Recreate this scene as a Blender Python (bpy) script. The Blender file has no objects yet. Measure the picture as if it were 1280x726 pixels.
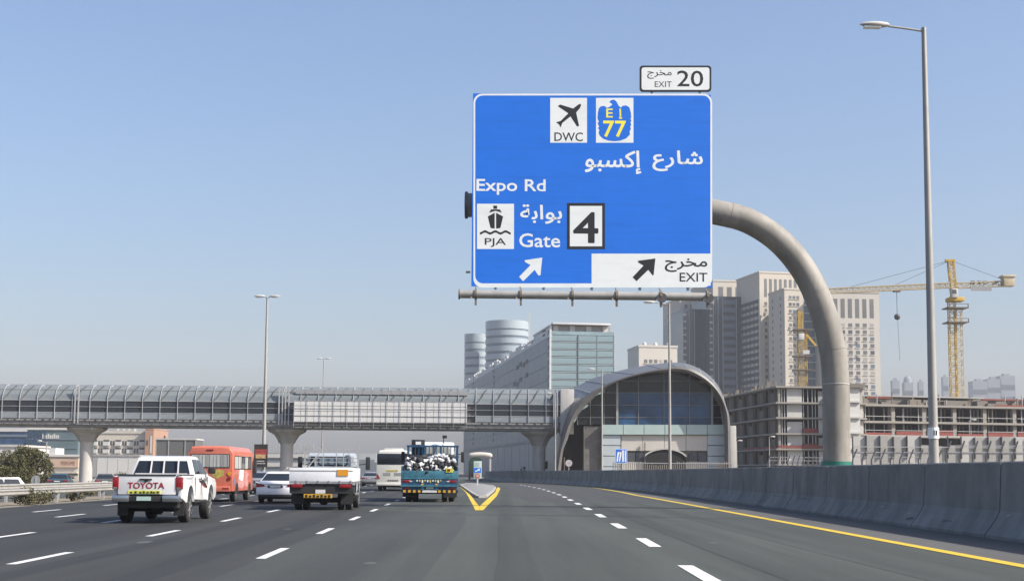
import bpy, bmesh, math, random
from mathutils import Vector, Matrix
random.seed(7)
sc = bpy.context.scene
COL = sc.collection
R = math.radians
PI = math.pi

# ------------------------------------------------------------------ camera
F, H = 1700.0, 1.42                       # focal length in photo pixels (1280 wide), eye height
TH = math.atan(0.098); RO = 0.0062       # pitch up, roll
SHY = 590.6 - 363 - F * math.tan(TH)      # rest of the horizon drop is lens shift
Fw = Vector((0, math.cos(TH), math.sin(TH)))
U0 = Vector((0, -math.sin(TH), math.cos(TH)))
R0 = Vector((1, 0, 0))
Rv = R0 * math.cos(RO) + U0 * math.sin(RO)
Uv = U0 * math.cos(RO) - R0 * math.sin(RO)
EYE = Vector((0, 0, H))
cd = bpy.data.cameras.new('camera'); cam = bpy.data.objects.new('camera', cd); COL.objects.link(cam)
m4 = Matrix((Rv, Uv, -Fw)).transposed().to_4x4(); m4.translation = EYE
cam.matrix_world = m4
cd.sensor_width = 36; cd.lens = F / 1280 * 36; cd.shift_y = SHY / 1280
cd.clip_start = 0.1; cd.clip_end = 20000
sc.camera = cam

def ray(px, py):
    return Fw + Rv * ((px - 640) / F) + Uv * ((363 + SHY - py) / F)
def at(px, py, Y):
    """a point of the vertical plane y = Y"""
    d = ray(px, py); return EYE + d * (Y / d.y)
def gnd(px, py, z=0.0):
    d = ray(px, py); return EYE + d * ((z - H) / d.z)
def zz(px, py, Y): return at(px, py, Y).z
def xx(px, Y, py=590): return at(px, py, Y).x

# ------------------------------------------------------------------ light, sky, exposure
SUN = Vector((1.0, -0.37, 0.86)).normalized()
elev = math.asin(SUN.z); azim = math.atan2(SUN.x, SUN.y)
w = bpy.data.worlds.new('World'); sc.world = w; w.use_nodes = True
nt = w.node_tree; bg = nt.nodes['Background']
sky = nt.nodes.new('ShaderNodeTexSky'); sky.sky_type = 'NISHITA'; sky.sun_disc = False
sky.sun_elevation = elev; sky.sun_rotation = azim
sky.altitude = 0; sky.air_density = 1.25; sky.dust_density = 3.6; sky.ozone_density = 6.5
tint = nt.nodes.new('ShaderNodeVectorMath'); tint.operation = 'MULTIPLY'; tint.inputs[1].default_value = (1.055, 0.985, 0.985)
nt.links.new(sky.outputs[0], tint.inputs[0]); nt.links.new(tint.outputs[0], bg.inputs['Color']); bg.inputs['Strength'].default_value = 0.119
sl = bpy.data.lights.new('sun', 'SUN'); sl.energy = 4.8; sl.angle = R(0.55); sl.color = (1.0, 0.93, 0.83)
so = bpy.data.objects.new('sun', sl); COL.objects.link(so)
so.rotation_euler = SUN.to_track_quat('Z', 'Y').to_euler()
sc.view_settings.view_transform = 'Standard'; sc.view_settings.look = 'None'
sc.view_settings.exposure = 0.72; sc.view_settings.gamma = 1.0
sc.cycles.max_bounces = 6; sc.cycles.volume_bounces = 0

# ------------------------------------------------------------------ materials
MATS = {}
ALB = 0.74                                # overall albedo scale that goes with the exposure
def M(name, col, rough=0.6, metal=0.0, var=0.10, scale=2.0, bump=0.0, bscale=None, spec=0.5, stretch=(1, 1, 1), coat=0.0):
    if name in MATS: return MATS[name]
    m = bpy.data.materials.new(name); m.use_nodes = True; MATS[name] = m
    n = m.node_tree.nodes; l = m.node_tree.links; b = n['Principled BSDF']
    b.inputs['Roughness'].default_value = rough; b.inputs['Metallic'].default_value = metal
    b.inputs['Specular IOR Level'].default_value = spec
    b.inputs['Coat Weight'].default_value = coat
    g = n.new('ShaderNodeTexCoord'); mp = n.new('ShaderNodeMapping'); mp.inputs['Scale'].default_value = stretch
    l.new(g.outputs['Object'], mp.inputs['Vector'])
    t = n.new('ShaderNodeTexNoise'); t.inputs['Scale'].default_value = scale; t.inputs['Detail'].default_value = 5
    t.inputs['Roughness'].default_value = 0.65
    l.new(mp.outputs['Vector'], t.inputs['Vector'])
    r = n.new('ShaderNodeMapRange'); r.inputs['From Min'].default_value = 0.3; r.inputs['From Max'].default_value = 0.7
    r.inputs['To Min'].default_value = 1 - var; r.inputs['To Max'].default_value = 1 + var
    l.new(t.outputs['Fac'], r.inputs['Value'])
    mx = n.new('ShaderNodeVectorMath'); mx.operation = 'SCALE'; mx.inputs[0].default_value = [c * ALB for c in col[:3]]
    l.new(r.outputs['Result'], mx.inputs['Scale']); l.new(mx.outputs['Vector'], b.inputs['Base Color'])
    if bump:
        t2 = n.new('ShaderNodeTexNoise'); t2.inputs['Scale'].default_value = bscale or scale * 6; t2.inputs['Detail'].default_value = 4
        l.new(mp.outputs['Vector'], t2.inputs['Vector'])
        bp = n.new('ShaderNodeBump'); bp.inputs['Strength'].default_value = bump; bp.inputs['Distance'].default_value = 0.02
        l.new(t2.outputs['Fac'], bp.inputs['Height']); l.new(bp.outputs['Normal'], b.inputs['Normal'])
    return m

def layered(m, scale, stretch, lo, hi, dark):
    """a second, patchier layer multiplied over a material's colour (stains, wear, tyre tracks)"""
    n = m.node_tree.nodes; l = m.node_tree.links; b = n['Principled BSDF']
    src = b.inputs['Base Color'].links[0].from_socket
    g = n.new('ShaderNodeTexCoord'); mp = n.new('ShaderNodeMapping'); mp.inputs['Scale'].default_value = stretch
    l.new(g.outputs['Object'], mp.inputs['Vector'])
    t = n.new('ShaderNodeTexNoise'); t.inputs['Scale'].default_value = scale; t.inputs['Detail'].default_value = 6
    l.new(mp.outputs['Vector'], t.inputs['Vector'])
    r = n.new('ShaderNodeMapRange'); r.inputs['From Min'].default_value = lo; r.inputs['From Max'].default_value = hi
    r.inputs['To Min'].default_value = dark; r.inputs['To Max'].default_value = 1.0
    l.new(t.outputs['Fac'], r.inputs['Value'])
    s = n.new('ShaderNodeVectorMath'); s.operation = 'SCALE'
    l.new(src, s.inputs[0]); l.new(r.outputs['Result'], s.inputs['Scale'])
    l.new(s.outputs['Vector'], b.inputs['Base Color'])
    return m

asphalt = M('asphalt', (0.095, 0.105, 0.094), 0.85, var=0.16, scale=60, bump=0.25, bscale=90, spec=0.3)
layered(asphalt, 0.62, (1, 0.02, 1), 0.38, 0.60, 0.74); layered(asphalt, 0.10, (1, 0.4, 1), 0.38, 0.6, 0.80); layered(asphalt, 2.6, (1, 0.05, 1), 0.30, 0.5, 0.88)
layered(asphalt, 9.0, (1, 0.6, 1), 0.3, 0.55, 0.88)
asphalt_new = M('asphalt_new', (0.076, 0.078, 0.077), 0.85, var=0.16, scale=60, bump=0.2, bscale=90, spec=0.3)
layered(asphalt_new, 0.5, (1, 0.05, 1), 0.35, 0.62, 0.85)
def asphalt_of(name, c, streak):
    m = M(name, c, 0.85, var=0.16, scale=60, bump=0.25, bscale=90, spec=0.3)
    layered(m, 0.62, (1, 0.02, 1), 0.38, 0.60, streak); layered(m, 0.10, (1, 0.4, 1), 0.38, 0.6, 0.82); layered(m, 2.6, (1, 0.05, 1), 0.30, 0.5, 0.88); layered(m, 9.0, (1, .6, 1), .3, .55, .9)
    return m
asphalt_old = asphalt_of('asphalt_old', (0.052, 0.054, 0.055), 0.80)
asphalt_mid = asphalt_of('asphalt_mid', (0.060, 0.063, 0.062), 0.78)
asphalt_mix = asphalt_of('asphalt_mix', (0.078, 0.084, 0.078), 0.72)
site_conc = layered(M('site_concrete', (0.42, 0.395, 0.35), 0.95, var=0.14, scale=0.5, spec=0.2), 0.9, (1, 1, 0.3), 0.35, 0.6, 0.72)
bridge_conc = layered(M('bridge_concrete', (0.33, 0.325, 0.315), 0.9, var=0.10, scale=0.8, spec=0.2), 1.2, (1, 1, 0.2), 0.32, 0.55, 0.8)
bridge_panel = layered(M('bridge_panel', (0.34, 0.375, 0.39), 0.5, var=0.08, scale=0.6), 0.8, (1, 1, 1), 0.32, 0.55, 0.82)
cab_blue = M('cab_silver_blue', (0.47, 0.52, 0.56), 0.4, var=0.05, coat=0.3)
shoulder_m = layered(M('shoulder_asphalt', (0.135, 0.134, 0.128), 0.9, var=0.15, scale=40, spec=0.25), 0.8, (1, 0.1, 1), 0.35, 0.6, 0.85)
seal_soft = M('worn_seal', (0.092, 0.094, 0.09), 0.8, var=.2)
seal_m = M('joint_seal', (0.05, 0.05, 0.05), 0.7)
sand = layered(M('sand', (0.30, 0.26, 0.20), 0.95, var=0.18, scale=0.5, spec=0.1), 0.05, (1, 1, 1), 0.35, 0.6, 0.7)
white_line = layered(M('white_road_paint', (0.80, 0.80, 0.78), 0.7, var=0.08, scale=8), 14, (1, 1, 1), 0.28, 0.47, 0.5)
yellow_line = layered(M('yellow_road_paint', (0.74, 0.52, 0.035), 0.7, var=0.08, scale=6), 10, (1, 1, 1), 0.25, 0.42, 0.6)
barrier_m = layered(M('barrier_concrete', (0.335, 0.33, 0.31), 0.9, var=0.14, scale=1.4, bump=0.25, bscale=12, spec=0.2), 1.3, (1, 1, 0.3), 0.36, 0.62, 0.82)
layered(barrier_m, 0.5, (1, 1, 1), 0.35, 0.6, 0.78)
conc = layered(M('concrete', (0.46, 0.45, 0.42), 0.9, var=0.10, scale=0.8, bump=0.15, bscale=8, spec=0.2), 1.2, (1, 1, 0.2), 0.32, 0.55, 0.82)
conc_l = layered(M('pale_concrete', (0.60, 0.585, 0.55), 0.85, var=0.06, scale=0.8, spec=0.2), 1.5, (1, 1, 0.2), 0.3, 0.5, 0.86)
conc_d = layered(M('raw_concrete', (0.28, 0.255, 0.225), 0.95, var=0.16, scale=0.5, spec=0.2), 0.7, (1, 1, 0.3), 0.35, 0.6, 0.7)
steel_paint = layered(M('painted_steel_column', (0.345, 0.325, 0.285), 0.6, var=0.10, scale=0.9, spec=0.35), 1.6, (1, 1, 0.25), 0.34, 0.6, 0.70)
layered(steel_paint, 7.0, (1, 1, 0.5), 0.3, 0.45, 0.88)
galv = M('galvanised_steel', (0.46, 0.46, 0.45), 0.5, metal=0.25, var=0.12, scale=3)
galv_pole = layered(M('pole_grey', (0.42, 0.41, 0.38), 0.55, metal=0.15, var=0.08, scale=2), 2, (1, 1, 0.1), 0.3, 0.55, 0.82)
white_steel = M('white_steel', (0.72, 0.72, 0.71), 0.5, var=0.06, scale=1)
dark_steel = M('dark_steel', (0.09, 0.09, 0.095), 0.6, var=0.15)
rust = M('dull_bracket', (0.20, 0.17, 0.13), 0.7, var=0.3, scale=9)
sign_blue = layered(M('sign_blue', (0.018, 0.205, 0.86), 0.5, var=0.04, scale=0.8, spec=0.35), 1.6, (0.4, 1, 3), 0.3, 0.5, 0.93)
sign_white = layered(M('sign_white', (0.98, 1.02, 1.0), 0.5, var=0.03, scale=1.0, spec=0.35), 2.0, (0.5, 1, 2), 0.3, 0.5, 0.94)
sign_black = M('sign_black', (0.018, 0.020, 0.022), 0.5, var=0.1)
sign_yellow = M('sign_yellow', (1.15, 1.0, 0.07), 0.5, var=0.05)
green_paint = M('green_band', (0.015, 0.19, 0.14), 0.5, var=0.1)
glass_dark = M('dark_glass', (0.020, 0.026, 0.034), 0.06, var=0.3, scale=0.6, spec=0.5)
glass_blue = M('blue_glass', (0.030, 0.085, 0.18), 0.06, var=0.55, scale=0.25, spec=0.6)
glass_pale = layered(M('pale_glass', (0.30, 0.42, 0.45), 0.12, var=0.15, scale=0.12, spec=0.6), 0.3, (1, 1, 2), 0.35, 0.6, 0.8)
glass_grey = layered(M('grey_glass_panel', (0.185, 0.250, 0.310), 0.40, var=0.12, scale=0.15, spec=0.3), 0.25, (1, 1, .25), 0.35, 0.6, 0.8)
roof_glass = M('translucent_roof', (0.235, 0.265, 0.27), 0.25, var=0.12, scale=0.4)
car_white = M('white_car_paint', (0.80, 0.80, 0.79), 0.3, var=0.03, scale=1.0, spec=0.5, coat=0.5)
layered(car_white, 2.0, (1, 1, 2), 0.28, 0.5, 0.93)
truck_white = layered(M('white_truck_paint', (1.02, 1.02, 1.03), 0.4, var=0.04, scale=1.0, coat=0.3), 2.5, (1, 1, 3), 0.28, 0.5, 0.90)
coral = layered(M('coral_paint', (0.66, 0.185, 0.115), 0.4, var=0.05, scale=1.5, coat=0.3), 2.5, (1, 1, 1), 0.3, 0.5, 0.88)
cream_paint = M('cream_coach_paint', (0.80, 0.78, 0.70), 0.35, var=0.03, coat=0.4)
truck_blue = layered(M('truck_blue_paint', (0.022, 0.10, 0.20), 0.5, var=0.25, scale=4), 6, (1, 1, 1), 0.3, 0.55, 0.55)
truck_teal = layered(M('truck_teal_paint', (0.06, 0.22, 0.30), 0.5, var=0.2, scale=4), 6, (1, 1, 1), 0.3, 0.55, 0.65)
silver = M('silver_paint', (0.45, 0.46, 0.47), 0.35, metal=0.4, var=0.05, coat=0.4)
teal_car = M('teal_car_paint', (0.02, 0.06, 0.08), 0.3, var=0.1, coat=0.5)
black_pl = M('black_plastic', (0.022, 0.022, 0.023), 0.65, var=0.2, scale=5)
tyre_m = M('tyre_rubber', (0.022, 0.022, 0.022), 0.9, var=0.2, scale=8)
rim_m = M('alloy_rim', (0.55, 0.55, 0.55), 0.35, metal=0.6, var=0.1)
chrome = M('chrome', (0.62, 0.64, 0.66), 0.18, metal=0.9, var=0.05)
red_lamp = M('red_lamp', (0.30, 0.010, 0.014), 0.2, var=0.15, scale=6, coat=0.5)
orange_lamp = M('orange_lamp', (0.85, 0.36, 0.03), 0.3, var=0.1)
red_paint = M('red_letter', (0.36, 0.02, 0.04), 0.4, var=0.05)
plate_m = M('number_plate', (0.50, 0.68, 0.62), 0.5, var=0.15, scale=8)
plate_w = M('white_plate', (0.75, 0.75, 0.73), 0.5, var=0.1, scale=8)
yellow_tape = M('yellow_tape', (0.70, 0.70, 0.08), 0.5, var=0.08)
amber_tape = M('amber_tape', (0.75, 0.42, 0.03), 0.5, var=0.1)
curtain = layered(M('curtain', (0.55, 0.56, 0.53), 0.9, var=0.08, scale=2), 9, (1, 1, 0.02), 0.35, 0.6, 0.55)
cream_wall = M('cream_wall', (0.64, 0.585, 0.49), 0.85, var=0.05, scale=0.05, spec=0.2)
cream_wall2 = M('pale_cream_wall', (0.66, 0.62, 0.545), 0.85, var=0.05, scale=0.05, spec=0.2)
grey_wall = M('grey_wall', (0.40, 0.40, 0.39), 0.85, var=0.06, scale=0.1, spec=0.2)
white_wall = layered(M('white_wall', (0.70, 0.69, 0.655), 0.85, var=0.05, scale=0.1, spec=0.2), 0.3, (1, 1, .3), 0.3, 0.5, 0.9)
orange_wall = M('terracotta_wall', (0.45, 0.27, 0.185), 0.85, var=0.08, scale=0.1)
tower_glass = M('tower_glass', (0.055, 0.075, 0.10), 0.15, var=0.2, scale=0.05, spec=0.5)
tower_window = M('tower_window', (0.17, 0.17, 0.165), 0.4, var=0.25, scale=0.1)
window_m = M('window_glass', (0.10, 0.11, 0.125), 0.15, var=0.3, scale=0.1, spec=0.5)
shell_m = layered(M('metal_roof_shell', (0.185, 0.185, 0.18), 0.45, metal=0.3, var=0.06, scale=0.4), 0.6, (1, 1, 1), 0.3, 0.55, 0.86)
rim_shell = layered(M('arch_rim', (0.155, 0.15, 0.142), 0.5, metal=0.2, var=0.08, scale=0.4), 0.5, (1, 1, 1), 0.3, 0.55, 0.8)
mint = M('mint_panel', (0.48, 0.60, 0.565), 0.4, var=0.06, scale=0.5)
ice = M('pale_blue_panel', (0.56, 0.625, 0.64), 0.5, var=0.06, scale=0.4)
beige = M('beige_panel', (0.66, 0.62, 0.55), 0.8, var=0.05, scale=0.4)
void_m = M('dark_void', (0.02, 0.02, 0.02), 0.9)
crane_y = layered(M('crane_yellow', (0.62, 0.40, 0.06), 0.6, var=0.15, scale=1), 1.0, (1, 1, 1), 0.3, 0.5, 0.75)
crane_c = M('crane_cream', (0.62, 0.52, 0.34), 0.6, var=0.15, scale=1)
net_red = M('red_safety_net', (0.26, 0.065, 0.05), 0.9, var=0.35, scale=1.5)
leaf_m = layered(M('leaf', (0.115, 0.112, 0.048), 0.8, var=0.45, scale=0.6, spec=0.2), 1.5, (1, 1, 1), 0.35, 0.6, 0.6)
leaf_d = layered(M('dusty_leaf', (0.17, 0.16, 0.085), 0.85, var=0.4, scale=0.8, spec=0.2), 1.5, (1, 1, 1), 0.35, 0.6, 0.6)
bark_m = M('bark', (0.16, 0.12, 0.08), 0.9, var=0.3, scale=6)
banner_dark = M('banner_print', (0.035, 0.03, 0.03), 0.6, var=0.4, scale=4)
poster_r = M('poster_red', (0.42, 0.07, 0.06), 0.6, var=0.5, scale=5)
poster_y = M('poster_sand', (0.62, 0.42, 0.20), 0.6, var=0.4, scale=5)
bundle_w = M('white_bundle', (0.72, 0.72, 0.72), 0.8, var=0.15, scale=6)
bundle_k = M('black_bundle', (0.03, 0.03, 0.035), 0.8, var=0.3, scale=6)
ad_blue = M('advert_blue', (0.16, 0.22, 0.38), 0.5, var=0.4, scale=5)
ad_pink = M('advert_pink', (0.62, 0.30, 0.28), 0.5, var=0.4, scale=4)
ad_green = M('advert_olive', (0.50, 0.42, 0.10), 0.5, var=0.5, scale=6)
green_truck = M('green_truck_paint', (0.035, 0.075, 0.055), 0.6, var=0.2)
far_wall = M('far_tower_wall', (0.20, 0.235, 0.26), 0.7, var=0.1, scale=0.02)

# ------------------------------------------------------------------ geometry helpers
class MB:
    def __init__(s): s.v = []; s.f = []
    def add(s, vs, fs):
        o = len(s.v); s.v += [tuple(v) for v in vs]; s.f += [tuple(i + o for i in f) for f in fs]; return s
    def box(s, x0, x1, y0, y1, z0, z1):
        return s.add([(x0, y0, z0), (x1, y0, z0), (x1, y1, z0), (x0, y1, z0), (x0, y0, z1), (x1, y0, z1), (x1, y1, z1), (x0, y1, z1)],
                     [(0, 3, 2, 1), (4, 5, 6, 7), (0, 1, 5, 4), (1, 2, 6, 5), (2, 3, 7, 6), (3, 0, 4, 7)])
    def quad(s, a, b, c, d): return s.add([a, b, c, d], [(0, 1, 2, 3)])
    def bar(s, p, q, w, h=None):
        """square bar from p to q"""
        p = Vector(p); q = Vector(q); d = (q - p).normalized()
        up = Vector((0, 0, 1)) if abs(d.z) < 0.95 else Vector((0, 1, 0))
        a = d.cross(up).normalized() * (w / 2); b = d.cross(a).normalized() * ((h or w) / 2)
        vs = [p + a + b, p - a + b, p - a - b, p + a - b, q + a + b, q - a + b, q - a - b, q + a - b]
        return s.add(vs, [(0, 1, 2, 3), (7, 6, 5, 4), (0, 4, 5, 1), (1, 5, 6, 2), (2, 6, 7, 3), (3, 7, 4, 0)])
    def tube(s, pts, rad, n=12, cap=True):
        pts = [Vector(p) for p in pts]; k = len(pts)
        if not hasattr(rad, '__len__'): rad = [rad] * k
        prev = None; rings = []
        for i, p in enumerate(pts):
            d = (pts[min(i + 1, k - 1)] - pts[max(i - 1, 0)]).normalized()
            if prev is None:
                a = d.cross(Vector((0, 1, 0)) if abs(d.y) < 0.9 else Vector((1, 0, 0))).normalized()
            else:
                a = (prev - d * prev.dot(d)).normalized()
            prev = a; b = d.cross(a)
            rings.append([p + (a * math.cos(2 * PI * j / n) + b * math.sin(2 * PI * j / n)) * rad[i] for j in range(n)])
        return s.loft(rings, cap)
    def loft(s, rings, cap=True, closed=True):
        n = len(rings[0]); o = []; fs = []
        for r in rings: o += r
        for i in range(len(rings) - 1):
            for j in range(n if closed else n - 1):
                a = i * n + j; b = i * n + (j + 1) % n
                fs.append((a, b, b + n, a + n))
        if cap and closed:
            fs.append(tuple(range(n - 1, -1, -1))); fs.append(tuple((len(rings) - 1) * n + j for j in range(n)))
        return s.add(o, fs)
    def prism(s, poly, axis, a, b, fn=None):
        """extrude a 2D polygon; axis 'x': poly is (y,z), 'y': (x,z), 'z': (x,y)"""
        def mk(p, t):
            return {'x': (t, p[0], p[1]), 'y': (p[0], t, p[1]), 'z': (p[0], p[1], t)}[axis]
        n = len(poly); vs = [mk(p, a) for p in poly] + [mk(p, b) for p in poly]
        if fn: vs = [fn(*v) for v in vs]
        fs = [tuple(range(n - 1, -1, -1)), tuple(range(n, 2 * n))] + [(i, (i + 1) % n, (i + 1) % n + n, i + n) for i in range(n)]
        return s.add(vs, fs)
    def poly(s, pts): return s.add(pts, [tuple(range(len(pts)))])
    def lathe(s, prof, c, axis='z', n=20):
        """prof: (t along axis, radius)"""
        rings = []
        for t, r in prof:
            ring = []
            for j in range(n):
                u, v = r * math.cos(2 * PI * j / n), r * math.sin(2 * PI * j / n)
                ring.append({'z': (c[0] + u, c[1] + v, c[2] + t), 'x': (c[0] + t, c[1] + u, c[2] + v), 'y': (c[0] + u, c[1] + t, c[2] + v)}[axis])
            rings.append(ring)
        return s.loft(rings)
    def mesh(s, name, mat, bevel=0, smooth=None, tri=False):
        me = bpy.data.meshes.new(name); me.from_pydata(s.v, [], s.f)
        bm = bmesh.new(); bm.from_mesh(me)
        bmesh.ops.recalc_face_normals(bm, faces=bm.faces) if len(s.f) > 1 else None
        if bevel:
            bmesh.ops.remove_doubles(bm, verts=bm.verts, dist=1e-5)
            es = [e for e in bm.edges if len(e.link_faces) == 2 and e.calc_face_angle(0) > 0.5]
            bmesh.ops.bevel(bm, geom=es, offset=bevel, segments=2, profile=0.6, affect='EDGES', clamp_overlap=True)
        if smooth is not None or bevel:
            for f in bm.faces: f.smooth = True
            for e in bm.edges:
                if len(e.link_faces) == 2 and e.calc_face_angle(0) > (smooth or 0.6): e.smooth = False
        bm.to_mesh(me); bm.free()
        me.materials.append(mat); return me
    def build(s, name, mat, parent=None, bevel=0, smooth=None, label=None, kind=None, loc=None):
        o = bpy.data.objects.new(name, s.mesh(name, mat, bevel, smooth)); COL.objects.link(o)
        if parent is not None: o.parent = parent
        if loc is not None: o.location = loc
        if label: o['label'] = label
        if kind: o['kind'] = kind
        return o

def inst(name, me, parent, loc=(0, 0, 0), rot=(0, 0, 0), scale=(1, 1, 1), mat=None):
    o = bpy.data.objects.new(name, me); COL.objects.link(o); o.parent = parent
    o.location = loc; o.rotation_euler = rot; o.scale = scale
    if mat: o.material_slots[0].link = 'OBJECT'; o.material_slots[0].material = mat
    return o
def tag(o, label=None, cat=None, group=None, kind=None):
    for k, v in (('label', label), ('category', cat), ('group', group), ('kind', kind)):
        if v: o[k] = v
    return o
def thing(name, label, cat, loc=(0, 0, 0), rz=0.0, group=None):
    o = bpy.data.objects.new(name, None); COL.objects.link(o); o.location = loc; o.rotation_euler = (0, 0, rz)
    o.empty_display_size = 0.3
    return tag(o, label, cat, group)
def copy_thing(o, loc, rz=None, label=None, parent=None):
    c = o.copy(); COL.objects.link(c)
    if parent is not None: c.parent = parent
    else:
        c.location = loc
        if rz is not None: c.rotation_euler = (0, 0, rz)
        if label: c['label'] = label
    for ch in list(o.children): copy_thing(ch, None, parent=c)
    return c
UNIT = {}
def unit_box(mat):
    """a 1 m box mesh (0..1 on each axis) shared by alike pieces; scaled per piece"""
    if mat.name not in UNIT: UNIT[mat.name] = MB().box(0, 1, 0, 1, 0, 1).mesh('piece_' + mat.name, mat)
    return UNIT[mat.name]
def piece(name, mat, parent, x0, x1, y0, y1, z0, z1):
    return inst(name, unit_box(mat), parent, (x0, y0, z0), (0, 0, 0), (x1 - x0, y1 - y0, z1 - z0))

def text_mesh(body, name, mat, x0, x1, z0, z1, y, parent, bold=0.0):
    fat = bold * (z1 - z0) * 0.9; x0 += fat; x1 -= fat; z0 += fat; z1 -= fat
    c = bpy.data.curves.new('t', 'FONT'); c.body = body; c.resolution_u = 3
    o = bpy.data.objects.new('t', c); COL.objects.link(o)
    dg = bpy.context.evaluated_depsgraph_get()
    me = bpy.data.meshes.new_from_object(o.evaluated_get(dg))
    bpy.data.objects.remove(o)
    xs = [v.co.x for v in me.vertices]; ys = [v.co.y for v in me.vertices]
    a, b, e, f = min(xs), max(xs), min(ys), max(ys)
    for v in me.vertices:
        v.co = (x0 + (v.co.x - a) / (b - a) * (x1 - x0), y, z0 + (v.co.y - e) / (f - e) * (z1 - z0))
    if bold > 0:                         # heavier strokes: the word repeated a hair's breadth apart
        bm = bmesh.new(); bm.from_mesh(me); src = list(bm.faces)
        for k in range(8):
            d = bmesh.ops.duplicate(bm, geom=src)
            vs = [g_ for g_ in d['geom'] if isinstance(g_, bmesh.types.BMVert)]
            bmesh.ops.translate(bm, verts=vs, vec=(fat * math.cos(k * PI / 4), -0.00012 * (k + 1), fat * math.sin(k * PI / 4)))
        bm.to_mesh(me); bm.free()
    me.materials.clear(); me.materials.append(mat)
    t = bpy.data.objects.new(name, me); COL.objects.link(t); t.parent = parent
    return t

# ------------------------------------------------------------------ ground, roads and markings
GL = -1.0                                   # the land across the median lies lower than the highway
def gx(y): return -18.9 - 0.0357 * (y - 48)
g = MB().loft([[(-6000, y, GL), (gx(y) - 9, y, GL), (gx(y) - 4.6, y, -0.08), (gx(y) + 2, y, -0.06), (6000, y, -0.06)] for y in (-300, 0, 100, 300, 900, 2000, 9000)], closed=False).build('ground', sand); tag(g, kind='structure')
SL = -0.0357                                                # heading of the highway
def spline(pts, y):
    if y <= pts[0][0]: return pts[0][1]
    for (a, b), (c, d) in zip(pts, pts[1:]):
        if y <= c:
            t = (y - a) / (c - a); t2 = t
            return b + (d - b) * t2
    return pts[-1][1] + (pts[-1][1] - pts[-2][1]) / (pts[-1][0] - pts[-2][0]) * (y - pts[-1][0])
def smooth_pts(pts, n=60):
    """Catmull-Rom through (y, x)"""
    out = []
    for i in range(len(pts) - 1):
        p0 = pts[max(i - 1, 0)]; p1 = pts[i]; p2 = pts[i + 1]; p3 = pts[min(i + 2, len(pts) - 1)]
        for k in range(8):
            t = k / 8; y = p1[0] + (p2[0] - p1[0]) * t
            m1 = (p2[1] - p0[1]) / (p2[0] - p0[0]) * (p2[0] - p1[0]); m2 = (p3[1] - p1[1]) / (p3[0] - p1[0]) * (p2[0] - p1[0])
            x = (2 * t**3 - 3 * t**2 + 1) * p1[1] + (t**3 - 2 * t**2 + t) * m1 + (-2 * t**3 + 3 * t**2) * p2[1] + (t**3 - t**2) * m2
            out.append((y, x))
    out.append(pts[-1]); return out
BAR = smooth_pts([(-30, 11.1), (20, 11.2), (60, 11.35), (90, 11.3), (115, 10.8), (140, 9.5), (165, 7.0), (185, 4.1), (205, 1.1), (228, -1.6), (260, -3.6), (330, -6.5), (430, -10.5), (600, -17)])
barx = lambda y: spline(BAR, y)
leftx = lambda y: -18.9 + SL * (y - 48)
YS = list(range(-30, 260, 6)) + list(range(260, 620, 20))
hw = MB()
rows = [[(leftx(y), y, 0.0), (barx(y) + 0.25, y, 0.0)] for y in YS]
hw.loft(rows, closed=False)
highway = tag(hw.build('highway', asphalt), kind='structure')
far = MB().loft([[(leftx(y), y, 0.0), (-17 + SL * (y - 600), y, 0.0)] for y in (601, 900, 1500, 3000)], closed=False).build('far_highway', asphalt)
tag(far, kind='structure')
# paler strip between the edge line and the barrier
sh = MB().loft([[(yl, y, 0.004), (barx(y) - 0.02, y, 0.004)] for y, yl in ((y, barx(y) - (3.05 if y < 90 else max(1.35, 3.05 - (y - 90) * 0.03))) for y in YS if y < 230)], closed=False)
tag(sh.build('road_shoulder', shoulder_m), kind='structure')
def edge_off(y): return 3.1 if y < 90 else max(1.45, 3.1 - (y - 90) * 0.03)
def strip(fn, y0, y1, wd, mat, z=0.008, step=5, name='edge_line', parent=None):
    n = max(1, int(abs(y1 - y0) / step)); rr = []
    for i in range(n + 1):
        y = y0 + (y1 - y0) * i / n; x = fn(y); rr.append([(x - wd / 2, y, z), (x + wd / 2, y, z)])
    return MB().loft(rr, closed=False).build(name, mat, parent)
strip(lambda y: barx(y) - edge_off(y), -10, 215, 0.29, yellow_line, parent=highway)
# broken lane lines: (photo point of one dash centre)
def lane(px, py, off=0.0):
    p = gnd(px, py); return (lambda y: p.x + off + SL * (y - p.y)), p.y
for px, py in ((342, 691), (53, 697), (14, 669), (88.6, 644), (59, 638)):
    fn, y0 = lane(px, py)
    k0 = -1
    for k in range(k0, 26):
        yc = y0 + 9.05 * k
        if yc < 8: continue
        strip(fn, yc - 1.55, yc + 1.55, 0.165, white_line, 0.006, 10, 'lane_dash', highway)
DL = [(y, x) for y, x in [(gnd(px, py).y, gnd(px, py).x) for px, py in ((874, 717), (814, 680), (771, 656), (741, 639), (715.6, 626), (700.5, 618.6), (686.7, 613.8), (673, 610), (656, 606.7))]]
yv = gnd(874, 717).y
DLs = smooth_pts([(0, DL[0][1])] + DL)
while yv < 165:
    strip(lambda y: spline(DLs, y), yv - 1.75, yv + 1.75, 0.24, white_line, 0.008, 2, 'lane_dash', highway)
    yv += 8.85
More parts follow.
